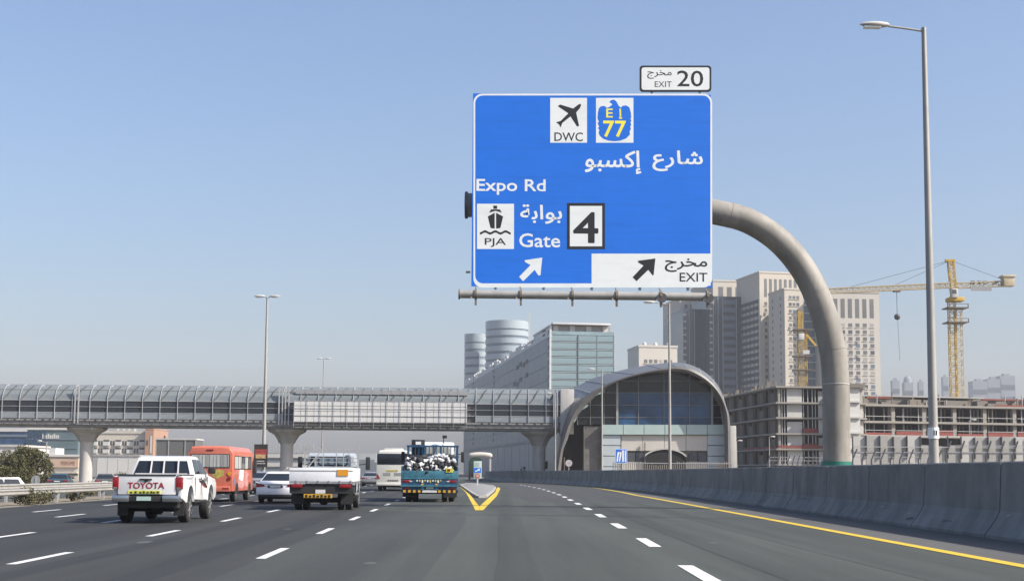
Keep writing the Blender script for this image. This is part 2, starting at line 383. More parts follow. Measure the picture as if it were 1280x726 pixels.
# darker resurfaced patch on the exit lanes and transverse joints
pt = MB().loft([[(a, y, 0.003), (b, y, 0.003)] for y, a, b in ((68, 0.9, 8.2), (100, -0.3, 8.2), (130, -0.8, 7.6), (160, -1.4, 6.0), (185, -2.6, 2.6))], closed=False)
pt.build('asphalt_patch', asphalt_new, highway)
for yj, xa, xb in ((56.5, -5.2, 8.6), (57.3, -1.5, 6), (46, -2, 5.0), (39, -11, -2)):
    MB().quad((xa, yj, 0.005), (xb, yj + 0.25, 0.005), (xb, yj + 0.36, 0.005), (xa, yj + 0.12, 0.005)).build('road_joint', seal_m, highway)
# older, darker lanes on the highway side
rc_ = random.Random(8)
def lane_sheet(fa, fb_, name, mat, z):
    MB().loft([[(fa(y), y, z), (fb_(y), y, z)] for y in range(-20, 500, 10)], closed=False).build(name, mat, highway)
L2f, L1f = lane(342, 691)[0], lane(53, 697)[0]
lane_sheet(lambda y: leftx(y) + .3, L1f, 'lane_surface', asphalt_old, 0.0020)
lane_sheet(L1f, L2f, 'lane_surface', asphalt_mid, 0.0024)
MB().loft([[(L2f(y), y, .0028), (min(-1.1 - .004 * y, L2f(y) + 3.4), y, .0028)] for y in range(-20, 60, 10)], closed=False).build('lane_surface', asphalt_mix, highway)
for k in range(9):
    xq, yq, r_ = rc_.uniform(-9, 6), rc_.uniform(16, 60), rc_.uniform(.08, .2)
    MB().poly([(xq + r_ * rc_.uniform(.5, 1) * math.cos(a * .7), yq + 2.5 * r_ * rc_.uniform(.6, 1) * math.sin(a * .7), .0035) for a in range(9)]).build('oil_stain', seal_soft, highway)
# wheel paths worn along the lanes
trk = asphalt_of('wheel_track', (0.083, 0.092, 0.083), 0.72); trk2 = asphalt_of('wheel_track_old', (0.046, 0.048, 0.049), 0.80)
for x0_, sl_c, mt in ((-1.9, -.012, trk), (0.1, -.006, trk), (4.0, 0, trk), (5.9, 0, trk), (-5.1, SL, trk2), (-6.9, SL, trk2), (-8.7, SL, trk2), (-10.5, SL, trk2)):
    rr = []
    for y in range(6, 150, 6):
        xw = x0_ + sl_c * (y - 20) if mt is trk else x0_ + SL * (y - 22); wd = rc_.uniform(.22, .36)
        rr.append([(xw - wd, y, .0033), (xw + wd, y, .0033)])
    MB().loft(rr, closed=False).build('wheel_track', mt, highway)
# gore: yellow chevron and raised island
def ground_poly(pts, name, mat, z):
    return MB().poly([(gnd(x, y).x, gnd(x, y).y, z) for x, y in pts]).build(name, mat, highway)
ground_poly([(574.5, 607.8), (582, 614.7), (587.5, 624.4), (593, 635.4), (594, 637.5), (599, 637.5), (599.3, 632.6), (594.4, 627.1), (587.5, 617.5), (577.2, 609.2)], 'gore_line', yellow_line, 0.009)
ground_poly([(620.6, 610.6), (619.2, 614.7), (608.2, 624.4), (599.5, 632.4), (599.2, 637.5), (604, 637.5), (611, 630), (620.6, 620.2), (625.4, 610.6), (623, 608.5)], 'gore_line', yellow_line, 0.011)
isl = [(gnd(x, y).x, gnd(x, y).y) for x, y in ((575.6, 606.6), (582.6, 611.6), (591.7, 618.2), (597.9, 621.8), (606.5, 621.8), (617, 613.2), (619, 609.8), (615, 607.3), (601.3, 605.2), (593, 604.6), (584, 604.6))]
island = MB().prism(isl, 'z', 0.0, 0.10).build('traffic_island', M('island_paving', (0.27, 0.268, 0.262), 0.9, var=0.12, scale=3), bevel=0.03)
tag(island, kind='structure')
for (a, b) in zip(isl, isl[1:] + isl[:1]):
    a = Vector((*a, 0)); b = Vector((*b, 0)); L = (b - a).length; n = max(1, min(8, int(L / 2)))
    for i in range(n):
        p = a + (b - a) * (i / n) ; q = a + (b - a) * ((i + 0.96) / n)
        MB().bar(p + Vector((0, 0, 0.06)), q + Vector((0, 0, 0.06)), 0.16, 0.12).build('kerb_stone', conc, island)

# second carriageway and verge across the guardrails
strip(lambda y: -39 + SL * (y - 48), -20, 900, 15.0, asphalt, GL + 0.01, 60, 'service_road'); tag(bpy.data.objects['service_road'], kind='structure')

# ------------------------------------------------------------------ concrete barrier with joints
bt = thing('concrete_barrier', 'long tall grey concrete barrier curving along the exit lane', 'barrier')
prof = [(-0.36, 0.0), (-0.36, 0.08), (-0.10, 0.42), (0.0, 0.62), (0.06, 1.72), (0.10, 1.75), (0.34, 1.75), (0.38, 1.72), (0.42, 0.0)]
def bar_frame(y):
    x = barx(y); dx = (barx(y + 1) - barx(y - 1)) / 2
    n = Vector((1, -dx, 0)).normalized(); return Vector((x, y, 0)), n
yb = 2.0
while yb < 320:
    L = 5.9 if yb < 150 else 8.0; rr = []
    for i in range(4):
        p, n = bar_frame(yb + 0.04 + (L - 0.08) * i / 3)
        jit = 0.005 * math.sin(yb * 7.3)
        rr.append([p + n * (a + jit) + Vector((0, 0, b)) for a, b in prof])
    MB().loft(rr).build('barrier_segment', barrier_m, bt)
    p0, n0 = bar_frame(yb + L - 0.04); p1, n1 = bar_frame(yb + L + 0.04)
    MB().loft([[p + n * (a * 0.9 + 0.035) + Vector((0, 0, max(0, b - 0.02))) for a, b in prof] for p, n in ((p0, n0), (p1, n1))]).build('joint', barrier_m, bt)
    yb += L

scf = M('tyre_scuff', (0.13, 0.13, 0.13), .8, var=.3); chip = M('fresh_chip', (0.50, 0.48, 0.44), .9, var=.2)
rs_ = random.Random(31)
for k in range(26):
    y0 = rs_.uniform(22, 110); L = rs_.uniform(.6, 3.0) if k % 4 else .22; zq = rs_.uniform(.2, .55); wq = rs_.uniform(.008, .02)
    pts = []
    for yy, zz_ in ((y0, zq), (y0 + L, zq + rs_.uniform(-.06, .06)), (y0 + L, zq + wq), (y0 + L * .3, zq + wq * 1.8)):
        p, n_ = bar_frame(yy); a_ = -.36 + (zz_ - .08) / .34 * .26 if zz_ < .42 else -.10 + (zz_ - .42) * .5
        pts.append(p + n_ * (a_ - .012) + Vector((0, 0, zz_)))
    MB().poly(pts).build('tyre_scuff' if k % 4 else 'chipped_patch', scf if k % 4 else chip, bt)
# ------------------------------------------------------------------ overhead sign on its curved column
YS_ = 54.0
base = at(1045.5, 577, YS_ + 0.7); base.z = 0
GX, GY = base.x, YS_ + 0.7
gan = thing('overhead_road_sign', 'big blue overhead exit sign hung from a curved tubular column', 'road sign', (GX, GY, 0))
def sp(px, py, y=YS_):
    p = at(px, py, y); return (p.x - GX, p.z)
cl = [sp(x, y, GY) for x, y in ((583, 256.5), (700, 257), (820, 259), (868, 261), (893, 265), (935, 276), (975, 302), (1007.5, 342), (1029, 390), (1040.5, 437), (1044.5, 480), (1045.5, 530))]
cl = [Vector((x, 0, z)) for x, z in cl] + [Vector((0, 0, 0))]
def cr(pts, k=6):
    o = []
    for i in range(len(pts) - 1):
        p0, p1, p2, p3 = pts[max(i - 1, 0)], pts[i], pts[i + 1], pts[min(i + 2, len(pts) - 1)]
        for j in range(k):
            t = j / k
            o.append(0.5 * ((2 * p1) + (p2 - p0) * t + (2 * p0 - 5 * p1 + 4 * p2 - p3) * t**2 + (3 * p1 - p0 - 3 * p2 + p3) * t**3))
    return o + [pts[-1]]
cs = cr(cl)
colm = MB().tube(cs, [0.49 + 0.06 * i / len(cs) for i in range(len(cs))], 28).build('column', steel_paint, gan, smooth=0.9)
p = cl[10]; MB().lathe([(-0.02, 0.545), (-0.02, 0.56), (0.02, 0.56), (0.02, 0.545)], (p.x, 0, p.z), 'z', 28).build('weld_seam', conc_l, colm)
MB().lathe([(0.0, 0.62), (0.0, 0.60), (1.95, 0.60), (1.95, 0.56)], (0, 0, 0.0), 'z', 28).build('base_band', green_paint, gan, smooth=0.9)
MB().box(-0.9, 0.9, -0.9, 0.9, -0.05, 0.02).build('base_plate', galv, gan, bevel=0.02)
e = cl[0]; MB().lathe([(-0.06, 0.54), (0.0, 0.56), (0.06, 0.54)], (e.x, 0, e.z), 'x', 24).build('end_cap', dark_steel, gan)

DY = -0.7
x0, zt = sp(591.3, 117); x1, zb = sp(890.5, 359.5)
panel = MB().box(x0, x1, DY, DY + 0.07, zb, zt).build('sign_panel', sign_blue, gan)
for k in range(5):        # back stiffeners
    xa = x0 + (x1 - x0) * (k + 0.5) / 5
    MB().box(xa - 0.05, xa + 0.05, DY + 0.07, DY + 0.22, zb - 0.1, zt - 0.1).build('stiffener', galv, gan)
def shape(name, pts, mat, par, d, fn=None):
    """flat print on the sign: photo pixel polygon"""
    return MB().poly([(*sp(x, y)[:1], DY - d * .15, sp(x, y)[1]) for x, y in pts]).build(name, mat, par)
def prect(name, a, b, c, d_, mat, par, d): return shape(name, [(a, b), (c, b), (c, d_), (a, d_)], mat, par, d)
def rrect(a, b, c, d, r, n=5):
    o = []
    for cx, cy, s in ((a + r, b + r, 180), (c - r, b + r, 270), (c - r, d - r, 0), (a + r, d - r, 90)):
        for i in range(n + 1):
            t = R(s + 90 * i / n); o.append((cx + r * math.cos(t), cy + r * math.sin(t)))
    return o
def ring(name, out, inn, mat, par, d):
    m = MB(); L = len(out)
    P = lambda q: (sp(*q)[0], DY - d * .15, sp(*q)[1])
    m.add([P(q) for q in out] + [P(q) for q in inn], [(i, (i + 1) % L, (i + 1) % L + L, i + L) for i in range(L)])
    return m.build(name, mat, par)
ring('border', rrect(591.8, 117.4, 890.2, 359.3, 11), rrect(594, 119.6, 888, 354.2, 9.5), sign_white, panel, 0.008)
prect('exit_plate', 739.5, 317, 888.4, 357, sign_white, panel, 0.012)
def word(body, a, b, c, d, mat, par=panel, bold=0.0, dd=0.02, name='lettering'):
    xa, z1_ = sp(a, b); xb, z0_ = sp(c, d)
    return text_mesh(body, name, mat, xa, xb, z0_, z1_, DY - dd * .15, par, bold)
prect('pictogram_plate', 687.8, 122.6, 733.8, 178.6, sign_white, panel, 0.01)
prect('pictogram_plate', 745, 122.6, 791.8, 178.6, sign_white, panel, 0.01)
prect('pictogram_plate', 596.3, 254.8, 642.5, 311.2, sign_white, panel, 0.01)
Z1 = lambda pts: [(680 + x / 9.075, 110 + y / 9.075) for x, y in pts]
Z2 = lambda pts: [(580 + x / 5.1875, 180 + y / 5.1875) for x, y in pts]
shape('aeroplane_symbol', Z1([(418, 185), (400, 183), (330, 235), (185, 190), (155, 208), (275, 290), (190, 375), (135, 392), (170, 415), (190, 450), (207, 400), (300, 325), (375, 440), (398, 432), (365, 280), (405, 235), (420, 203)]), sign_black, panel, 0.02)
eagle = [(738, 162), (765, 138), (795, 134), (822, 155), (845, 200), (870, 225), (895, 203), (935, 200), (970, 225), (985, 280), (990, 340), (980, 352), (992, 372), (981, 392), (990, 420), (979, 440), (986, 470), (972, 492), (976, 530), (930, 575), (860, 600), (800, 606), (735, 600), (670, 578), (630, 540), (618, 500), (630, 485), (612, 455), (626, 440), (608, 400), (622, 385), (607, 345), (612, 280), (622, 235), (640, 213), (680, 203), (715, 228), (745, 215), (775, 190), (764, 176)]
shape('eagle_shield', Z1(eagle), sign_blue, panel, 0.02)
word('E', 757.7, 136, 766, 147.2, sign_yellow, bold=0.02, dd=0.03)
word('\uFE87', 773.8, 136, 778, 149.2, sign_yellow, bold=0.02, dd=0.03)
word('77', 754, 151, 782.6, 171.6, sign_yellow, bold=0.025, dd=0.03)
word('DWC', 693, 165.6, 728.6, 176.8, sign_black, bold=0.012)
word('\uFEC9\uFEAD\uFE8E\uFEB7', 815.4, 188, 878.6, 214.5, sign_white, bold=0.02)
word('\uFEEE\uFE92\uFEB4\uFEDB\uFE87', 731, 188, 801.8, 218, sign_white, bold=0.02)
word('Expo Rd', 595.6, 223.8, 682, 244, sign_white, bold=0.02)
word('\uFE94\uFE91\uFE8D\uFEEE\uFE91', 650.2, 255.5, 702.5, 280, sign_white, bold=0.02)
word('Gate', 649, 291.6, 700.2, 309.4, sign_white, bold=0.02)
word('PJA', 606, 297.6, 632.4, 308.9, sign_black, bold=0.012)
# ship
shape('ship_symbol', Z2([(190, 400), (215, 400), (215, 421), (190, 421)]), sign_black, panel, 0.02)
shape('ship_symbol', Z2([(176, 424), (232, 424), (246, 446), (205, 434), (162, 446)]), sign_black, panel, 0.02)
shape('ship_symbol', Z2([(154, 470), (199, 446), (199, 549), (172, 545)]), sign_black, panel, 0.02)
shape('ship_symbol', Z2([(208, 446), (254, 470), (236, 545), (208, 549)]), sign_black, panel, 0.02)
wv = [(103 + i * 10, 572 + 7 * math.cos(i * 10 / 200 * 6 * PI)) for i in range(21)]
shape('wave_symbol', Z2([(x, y - 6) for x, y in wv] + [(x, y + 9) for x, y in reversed(wv)]), sign_black, panel, 0.02)
prect('number_plate_frame', 708.7, 253.8, 756.2, 311.6, sign_black, panel, 0.01)
prect('number_face', 712.3, 257.5, 752.6, 307.9, sign_white, panel, 0.02)
word('4', 716.5, 265, 748, 304, sign_black, bold=0.03, dd=0.03)
Z4 = lambda pts: [(570 + x / 7.53, 310 + y / 7.53) for x, y in pts]
Z5 = lambda pts: [(730 + x / 7.53, 310 + y / 7.53) for x, y in pts]
shape('arrow', Z4([(812, 90), (645, 115), (650, 131), (702, 160), (594, 270), (631, 313), (740, 205), (776, 258), (795, 255)]), sign_white, panel, 0.02)
shape('arrow', Z5([(672, 98), (508, 120), (510, 136), (560, 165), (457, 275), (495, 312), (605, 205), (645, 258), (656, 252)]), sign_black, panel, 0.03)
word('\uFE9D\uFEAE\uFEA8\uFEE3', 831, 322.8, 884.2, 340.2, sign_black, bold=0.02, dd=0.03)
word('EXIT', 849.5, 340.8, 884.2, 352, sign_black, bold=0.01, dd=0.03)
# exit number tab
xa, za = sp(799.5, 82.5); xb, zb2 = sp(889.2, 115)
tab = MB().prism([sp(x, y) for x, y in rrect(799.5, 82.3, 889.2, 115, 4)], 'y', DY, DY + 0.05).build('exit_number_panel', sign_black, gan)
shape('tab_face', rrect(802, 84.6, 886.8, 112.6, 3), sign_white, tab, 0.01)
word('\uFE9D\uFEAE\uFEA8\uFEE3', 809, 88, 839.6, 99, sign_black, tab, bold=0.01)
word('EXIT', 818.4, 102, 839.6, 109.2, sign_black, tab, bold=0)
word('20', 846.3, 88.4, 879.2, 108.6, sign_black, tab, bold=0.012)
for xp in (815, 875):
    q = sp(xp, 120); MB().box(q[0] - .04, q[0] + .04, DY + .07, DY + .13, q[1] - .5, sp(xp, 86)[1]).build('tab_bracket', galv, gan)
# catwalk tube and lamp brackets under the panel
qa, qb = sp(574.5, 369), sp(887, 372.5)
cat = MB().tube([(qa[0], DY - 0.35, qa[1]), (qb[0], DY - 0.35, qb[1])], 0.165, 14).build('lower_rail', galv_pole, gan, smooth=0.9)
MB().lathe([(-0.03, 0.0), (-0.03, 0.21), (0.03, 0.21), (0.03, 0.0)], (qa[0], DY - 0.35, qa[1]), 'x', 16).build('rail_flange', rust, cat)
for k, xp in enumerate((595, 651, 715, 770, 825, 883)):
    q = sp(xp, 369 + 3.5 * (xp - 574) / 313)
    m = MB()
    m.lathe([(-0.045, 0.2), (-0.045, 0.225), (0.045, 0.225), (0.045, 0.2)], (q[0], DY - 0.35, q[1]), 'x', 14)
    m.box(q[0] - 0.04, q[0] + 0.04, DY - 0.45, DY - 0.25, q[1] - 0.42, q[1] - 0.16)
    m.bar((q[0], DY - 0.35, q[1] + 0.18), (q[0] - 0.02, DY + 0.02, q[1] + 0.36), 0.05)
    m.bar((q[0] - 0.04, DY - 0.40, q[1] - 0.10), (q[0] - 0.22, DY - 0.55, q[1] - 0.16), 0.06)
    br = m.build('rail_bracket', rust, gan)
    if k >= 4:
        MB().lathe([(-0.03, 0.03), (-0.03, 0.2), (0.03, 0.2), (0.03, 0.03)], (q[0] + 0.02, DY - 0.52, q[1] - 0.08), 'y', 12).build('flood_lamp', dark_steel, br)
seam_m = M('panel_seam', (0.014, 0.15, 0.66), 0.6)
for k in range(1, 7):
    py = 117 + k * 34.5
    a_, z_ = sp(594.5, py); b_, _z = sp(887.5, py)
    if py < 317: MB().quad((a_, DY - .0006, z_ - .006), (b_, DY - .0006, z_ - .006), (b_, DY - .0006, z_ + .006), (a_, DY - .0006, z_ + .006)).build('panel_seam', seam_m, panel)
for k, j in ((3, 7), (5, 5), (6, 9)):
    v = cs[len(cs) * k // 8]; d = (cs[len(cs) * k // 8 + 1] - v).normalized()
    MB().tube([v - d * .015, v + d * .015], .49 + .06 * k / 8 + .012, 28).build('weld_seam', steel_paint, colm)
q = sp(585.5, 340); MB().box(q[0] - 0.1, q[0] + 0.08, DY - 0.02, DY + 0.05, q[1] - 0.04, q[1] + 0.04).build('edge_bolt', dark_steel, gan)

# ------------------------------------------------------------------ lamp posts
def lamp_post(px, py_top, Y, label, arms, h=None, r0=0.15, r1=0.085, head=0.95, arm=1.15, group='street lamps', py_base=590):
    b = at(px, py_base, Y); hh = h or zz(px, py_top, Y)
    t = thing('street_lamp', label, 'street lamp', (b.x, Y, 0), 0, group)
    MB().tube([(0, 0, 0), (0, 0, 0.5), (0, 0, hh * .5), (0, 0, hh)], [r0 * 1.25, r0, (r0 + r1) / 2, r1], 14).build('pole', galv_pole, t, smooth=0.9)
    for s in arms:
        MB().tube([(0, 0, hh - 0.12), (s * arm * .5, 0, hh - 0.03), (s * arm, 0, hh + 0.04)], 0.035, 8).build('arm', galv_pole, t, smooth=0.9)
        rr = []
        for u, wd, zb_, zt_ in ((0.0, .05, -.03, .05), (0.08, .10, -.05, .09), (.3, .15, -.09, .11), (.6, .17, -.08, .11), (.85, .13, -.04, .08), (1.0, .03, .0, .03)):
            x = s * (arm - 0.02 + u * head); zc = hh + 0.07 + u * 0.02
            rr.append([(x, wd * math.cos(a), zc + (zt_ if math.sin(a) > 0 else -zb_) * math.sin(a) * (1 if math.sin(a) > 0 else 1)) for a in [2 * PI * k / 12 for k in range(12)]])
        hd = MB().loft(rr).build('lamp_head', conc_l, t, smooth=0.9)
        MB().box(*sorted((s * (arm + .28 * head), s * (arm + .85 * head))), -0.10, 0.10, hh - 0.03, hh + 0.03).build('diffuser', sign_white, hd)
    return t
l1 = lamp_post(1168, 35, 42, 'tall grey lamp post with single arm standing behind the concrete barrier', (-1,), r0=0.155, r1=0.075, head=0.92, arm=1.12)
zl = zz(1164, 541, 42)
lb = MB().lathe([(-0.17, .16), (-0.17, .166), (.17, .166), (.17, .16)], (0, 0, zl), 'z', 18).build('label_band', sign_white, l1)
for dx in (-.045, .03): MB().box(dx, dx + .035, -.172, -.166, zl - .07, zl + .08).build('digit_mark', sign_black, lb)
lamp_post(837.5, 379, 103, 'slim lamp post rising in front of the arched station roof', (-1,), r0=0.13, r1=0.07, head=0.9, arm=1.1)
lamp_post(752.5, 462, 166, 'slim lamp post before the shaded edge of the station arch', (-1,), r0=0.13, r1=0.07, head=0.9, arm=0.9)
lamp_post(694, 492, 193, 'thin lamp post beside the footbridge end by the station', (-1,), r0=0.12, r1=0.08, head=0.7, arm=0.6)
l5 = lamp_post(329, 371.5, 110, 'double-armed lamp post carrying a dark advertising banner', (-1, 1), r0=0.17, r1=0.08, head=0.9, arm=0.2)
lamp_post(402, 458, 230, 'small pale double-armed lamp showing above the footbridge roof', (-1, 1), r0=0.14, r1=0.08, head=0.95, arm=0.3)
l7 = lamp_post(57, 548, 165, 'thin lamp pole between the leafy tree and shop building', (-1,), r0=0.10, r1=0.06, head=0.6, arm=0.6)
lamp_post(921, 551, 205, 'short lamp with white head beside the station end wall', (1,), r0=0.10, r1=0.05, head=0.75, arm=0.2)
lamp_post(962, 546, 205, 'short lamp with white head in front of the shaded concrete frame', (1,), r0=0.10, r1=0.05, head=0.75, arm=0.2)
lamp_post(1213, 525, 205, 'short lamp with white head before the long concrete frame', (1,), r0=0.10, r1=0.05, head=0.9, arm=0.3)
# banner on the double-armed lamp
bz0, bz1 = zz(326, 583.5, 110), zz(326, 555, 110)
bn = MB().box(-0.72, 0.36, -0.30, -0.2, bz0, bz1).build('banner', banner_dark, l5)
hb = bz1 - bz0
MB().box(-0.66, 0.30, -0.312, -0.30, bz0 + hb * .52, bz0 + hb * .78).build('printed_picture', poster_r, bn)
MB().box(-0.58, 0.22, -0.320, -0.312, bz0 + hb * .38, bz0 + hb * .55).build('printed_picture', poster_y, bn)
for k in range(2): MB().box(-0.55 + .05 * k, 0.2 - .08 * k, -0.316, -0.30, bz0 + hb * (.14 + .1 * k), bz0 + hb * (.18 + .1 * k)).build('printed_line', conc_l, bn)
for zq in (bz0 + .1, bz1 - .1): MB().bar((0, 0, zq), (0, -.25, zq), .05).build('banner_bracket', dark_steel, l5)

# ------------------------------------------------------------------ guardrails
def guardrail(off, y0, y1, label, h=0.78, beams=(0.62,), step=4.0):
    t = thing('guardrail', label, 'guardrail', (0, 0, 0), 0, 'guardrails by the median')
    wave = [(0, -.13), (.05, -.10), (.07, -.07), (.02, -.02), (.02, .02), (.07, .07), (.05, .10), (0, .13), (-.012, .13), (-.012, -.13)]
    y = y0; pm = MB().box(-.06, .06, -.05, .05, 0, h + 0.02).mesh('post', galv)
    while y < y1:
        inst('post', pm, t, (leftx(y) - off - 0.08, y, -0.05), (0, 0, 0.0357))
        y += step
    for bz in beams:
        y = y0
        while y < y1:
            ye = min(y1, y + step)
            rr = [[(leftx(yy) - off + a, yy, bz + b) for a, b in wave] for yy in (y, ye - 0.03)]
            MB().loft(rr).build('rail_beam', galv_r, t); y = ye
    return t
galv_r = M('weathered_rail', (0.40, 0.385, 0.35), 0.5, metal=0.15, var=0.15, scale=1.5)
guardrail(1.1, 26, 190, 'weathered steel guardrail nearest the highway lanes', 0.66, (0.50,))
guardrail(3.4, 26, 190, 'steel guardrail standing behind the other on the sandy median', 0.80, (0.64,))

bridge_glass = M('bridge_glass', (0.045, 0.055, 0.068), 0.1, var=0.4, scale=0.5)
rib_m = M('rib_steel', (0.46, 0.47, 0.475), 0.5, var=0.1, scale=1)
# ------------------------------------------------------------------ footbridge
YB = 198.0
bl_ = at(-45, 590, YB); br_ = at(704, 590, YB)
fb = thing('footbridge', 'long enclosed grey footbridge on flared piers spanning the highway', 'footbridge', (bl_.x, YB, 0))
fb.rotation_euler = (0, 0.003, 0)
LX = br_.x - bl_.x
bx = lambda px: (xx(px, YB) - bl_.x)
def bz(py, px=200): return zz(px, py, YB) + 0.003 * bx(px)
Z = dict(gb=bz(534.2), gt=bz(524.5), st=bz(516.2), wm=bz(508.8), wt=bz(501), rm=bz(491.5), rt=bz(481.2))
BW = 5.2
MB().box(0, LX, 0.35, BW - .35, Z['gb'], Z['gt'] - .25).build('girder', bridge_conc, fb)
MB().box(0, LX, -0.15, BW + .15, Z['gt'] - .25, Z['gt'] - 0.02).build('deck_edge', bridge_conc, fb)
MB().box(0, LX, 0.6, BW - .6, Z['gt'] - 0.02, Z['gt'] + .1).build('walkway_floor', grey_wall, fb)
MB().box(0, LX, BW - 0.1, BW, Z['gt'], Z['wt']).build('rear_wall', glass_dark, fb)
MB().box(0, LX, 0.10, 0.16, Z['gt'], Z['wt'] + .0).build('inner_lining', dark_steel, fb)
roofc = [(0.0, Z['wt']), (0.25, Z['wt'] + .75 * (Z['rm'] - Z['wt'])), (0.75, Z['rm'] + .35 * (Z['rt'] - Z['rm'])), (1.5, Z['rm'] + .8 * (Z['rt'] - Z['rm'])), (2.6, Z['rt'])]
full = roofc + [(BW - a, b) for a, b in reversed(roofc[:-1])]
MB().loft([[(x, a, b - 0.10) for a, b in full] for x in (0, LX)], closed=False).build('roof_lining', M('roof_lining', (0.30, 0.32, 0.33), 0.8, var=0.1), fb)
bay = 2.56; nb = int(LX / bay) + 1; bay = LX / nb
tn = 0.06
pz = MB()
rp_lo = MB().loft([[(x, a, b) for a, b in roofc[0:3]] for x in (0.06, bay - 0.06)], closed=False).mesh('roof_panel', roof_glass)
rp_hi = MB().loft([[(x, a, b) for a, b in roofc[2:5]] for x in (0.06, bay - 0.06)], closed=False).mesh('roof_panel', roof_glass)
rp_bk = MB().loft([[(x, a, b) for a, b in full[4:]] for x in (0.06, bay - 0.06)], closed=False).mesh('roof_panel', roof_glass)
fin = MB()
fp = [(-.10, Z['gt'] - .1), (-.10, Z['wt']), (-.10, Z['wt'] + .3)] + [(a - .08, b + .06) for a, b in roofc[1:]]
for (a, b), (c, d) in zip(fp, fp[1:]): fin.bar((0, a, b), (0, c, d), .065, .12)
fin_me = fin.mesh('frame_rib', rib_m)
sp4 = [(bay * .10, -.06, Z['wt'] + .2), (bay * .30, roofc[1][0] - .08, roofc[1][1] + .05), (bay * .45, roofc[2][0] - .06, roofc[2][1] + .10), (bay * .58, roofc[3][0], roofc[3][1] + .10)]
diag = MB()
for a, b in zip(sp4, sp4[1:]): diag.bar(a, b, .10)
diag_me = diag.mesh('roof_diagonal', dark_steel)  # thin dark diagonal line over each roof bay
bbx0, bbx1 = bx(367), bx(583)
for i in range(nb):
    X = i * bay
    inst('frame_rib', fin_me, fb, (X, 0, 0))
    inst('roof_panel', rp_lo, fb, (X, 0, 0)); inst('roof_panel', rp_hi, fb, (X, 0, 0)); inst('roof_panel', rp_bk, fb, (X, 0, 0))
    inst('roof_diagonal', diag_me, fb, (X, -0.06, 0))
    piece('fascia_panel', bridge_conc, fb, X + .03, X + bay - .03, 0.02, 0.35, Z['gb'] + .35, Z['gt'] - .27)
    inside = X + bay > bbx0 + .5 and X < bbx1 - 1
    if not inside:
        for za, zb_ in ((Z['st'] + .04, Z['wm'] - .05), (Z['wm'] + .05, Z['wt'] - .04)):
            piece('window_pane', bridge_glass, fb, X + .07, X + bay - .07, 0.0, 0.05, za, zb_).rotation_euler = (.012 * math.sin(i * 5.1 + za), 0, .010 * math.sin(i * 3.7))
        piece('sill_panel', bridge_panel, fb, X + .04, X + bay - .04, -.04, 0.05, Z['gt'] + .1, Z['st'] - .06)
        for dx in (.35, .75): piece('sill_bracket', dark_steel, fb, X + bay * dx, X + bay * dx + .2, -.22, -.15, Z['gt'] - .22, Z['gt'] + .05)
for zr, th in ((Z['st'], .10), (Z['wm'], .06), (Z['wt'], .12)):
    MB().box(0, LX, -.07, 0.06, zr - th / 2, zr + th / 2).build('frame_rail', rib_m, fb)
for (a, b) in (roofc[2], roofc[4]):
    MB().box(0, LX, a - .04, a + .04, b + .02, b + .10).build('roof_purlin', galv, fb)
for px in (93, 349, 357, 694):
    for d in (-.25, .25):
        MB().box(bx(px) + d - .09, bx(px) + d + .09, -.26, -.14, Z['gt'] - .6, Z['rt'] - .2).build('joint_post', rib_m, fb)
# light panelled billboard box on the side
by0 = -1.05
z0b, z1b = bz(529, 470), bz(501.5, 470)
MB().box(bbx0, bbx1, by0 + .06, -.30, z0b, z1b).build('billboard_box', grey_wall, fb)
bp = M('billboard_panel', (0.82, 0.81, 0.77), 0.6, var=0.06, scale=0.5)
nc = 26; cwid = (bbx1 - bbx0) / nc; hgt = (z1b - z0b) * .97
for i in range(nc):
    for j in range(4):
        piece('billboard_panel', bp, fb, bbx0 + i * cwid + .03, bbx0 + (i + 1) * cwid - .03, by0, by0 + .06, z0b + .1 + j * hgt / 4 + .04, z0b + .1 + (j + 1) * hgt / 4 - .04)
for i in range(0, nc + 1, 2):
    xq = bbx0 + i * cwid; MB().box(xq - .018, xq + .018, by0 - .12, by0 - .06, z0b - .75, z1b + .05).build('billboard_post', rib_m, fb)
for zq in (z0b - .3, z0b + hgt * .33, z0b + hgt * .66, z1b): MB().box(bbx0 - .1, bbx1 + .1, by0 - .06, by0 - .02, zq - .02, zq + .02).build('billboard_rail', galv, fb)
for i in range(18):
    xq = bbx0 + (i + .5) * (bbx1 - bbx0) / 18
    piece('maintenance_grate', galv, fb, xq - .5, xq + .5, by0 - .1, -.2, z0b - .72, z0b - .66)
    piece('roof_hatch', galv, fb, xq - .75, xq + .75, .30, .5, Z['rm'] + .15, Z['rm'] + .75)
# end box at the station side
MB().box(bx(700), bx(717), -0.25, BW + .3, Z['gb'] - .4, bz(486, 700)).build('end_portal', conc_l, fb, bevel=.05)
# piers
for px in (100, 354, 674):
    X = bx(px); yc = BW / 2; zc = Z['gb'] - .05
    sh_ = MB().lathe([(-1.1, .95), (zc - 2.3, .93), (zc - 2.0, 1.05)], (X, yc, 0), 'z', 24).build('pier', conc_l, fb, smooth=.7)
    rr = []
    for t, a, b in ((0, 1.1, 1.1), (.6, 1.35, 1.35), (1.2, 1.75, 1.7), (1.7, 2.6, 2.3), (2.0, 2.7, 2.5)):
        rr.append([(X + a * c_, yc + b * s_, zc - 2.0 + t) for c_, s_ in ((-1, -.5), (-.5, -1), (.5, -1), (1, -.5), (1, .5), (.5, 1), (-.5, 1), (-1, .5))])
    MB().loft(rr).build('capital', conc, sh_)

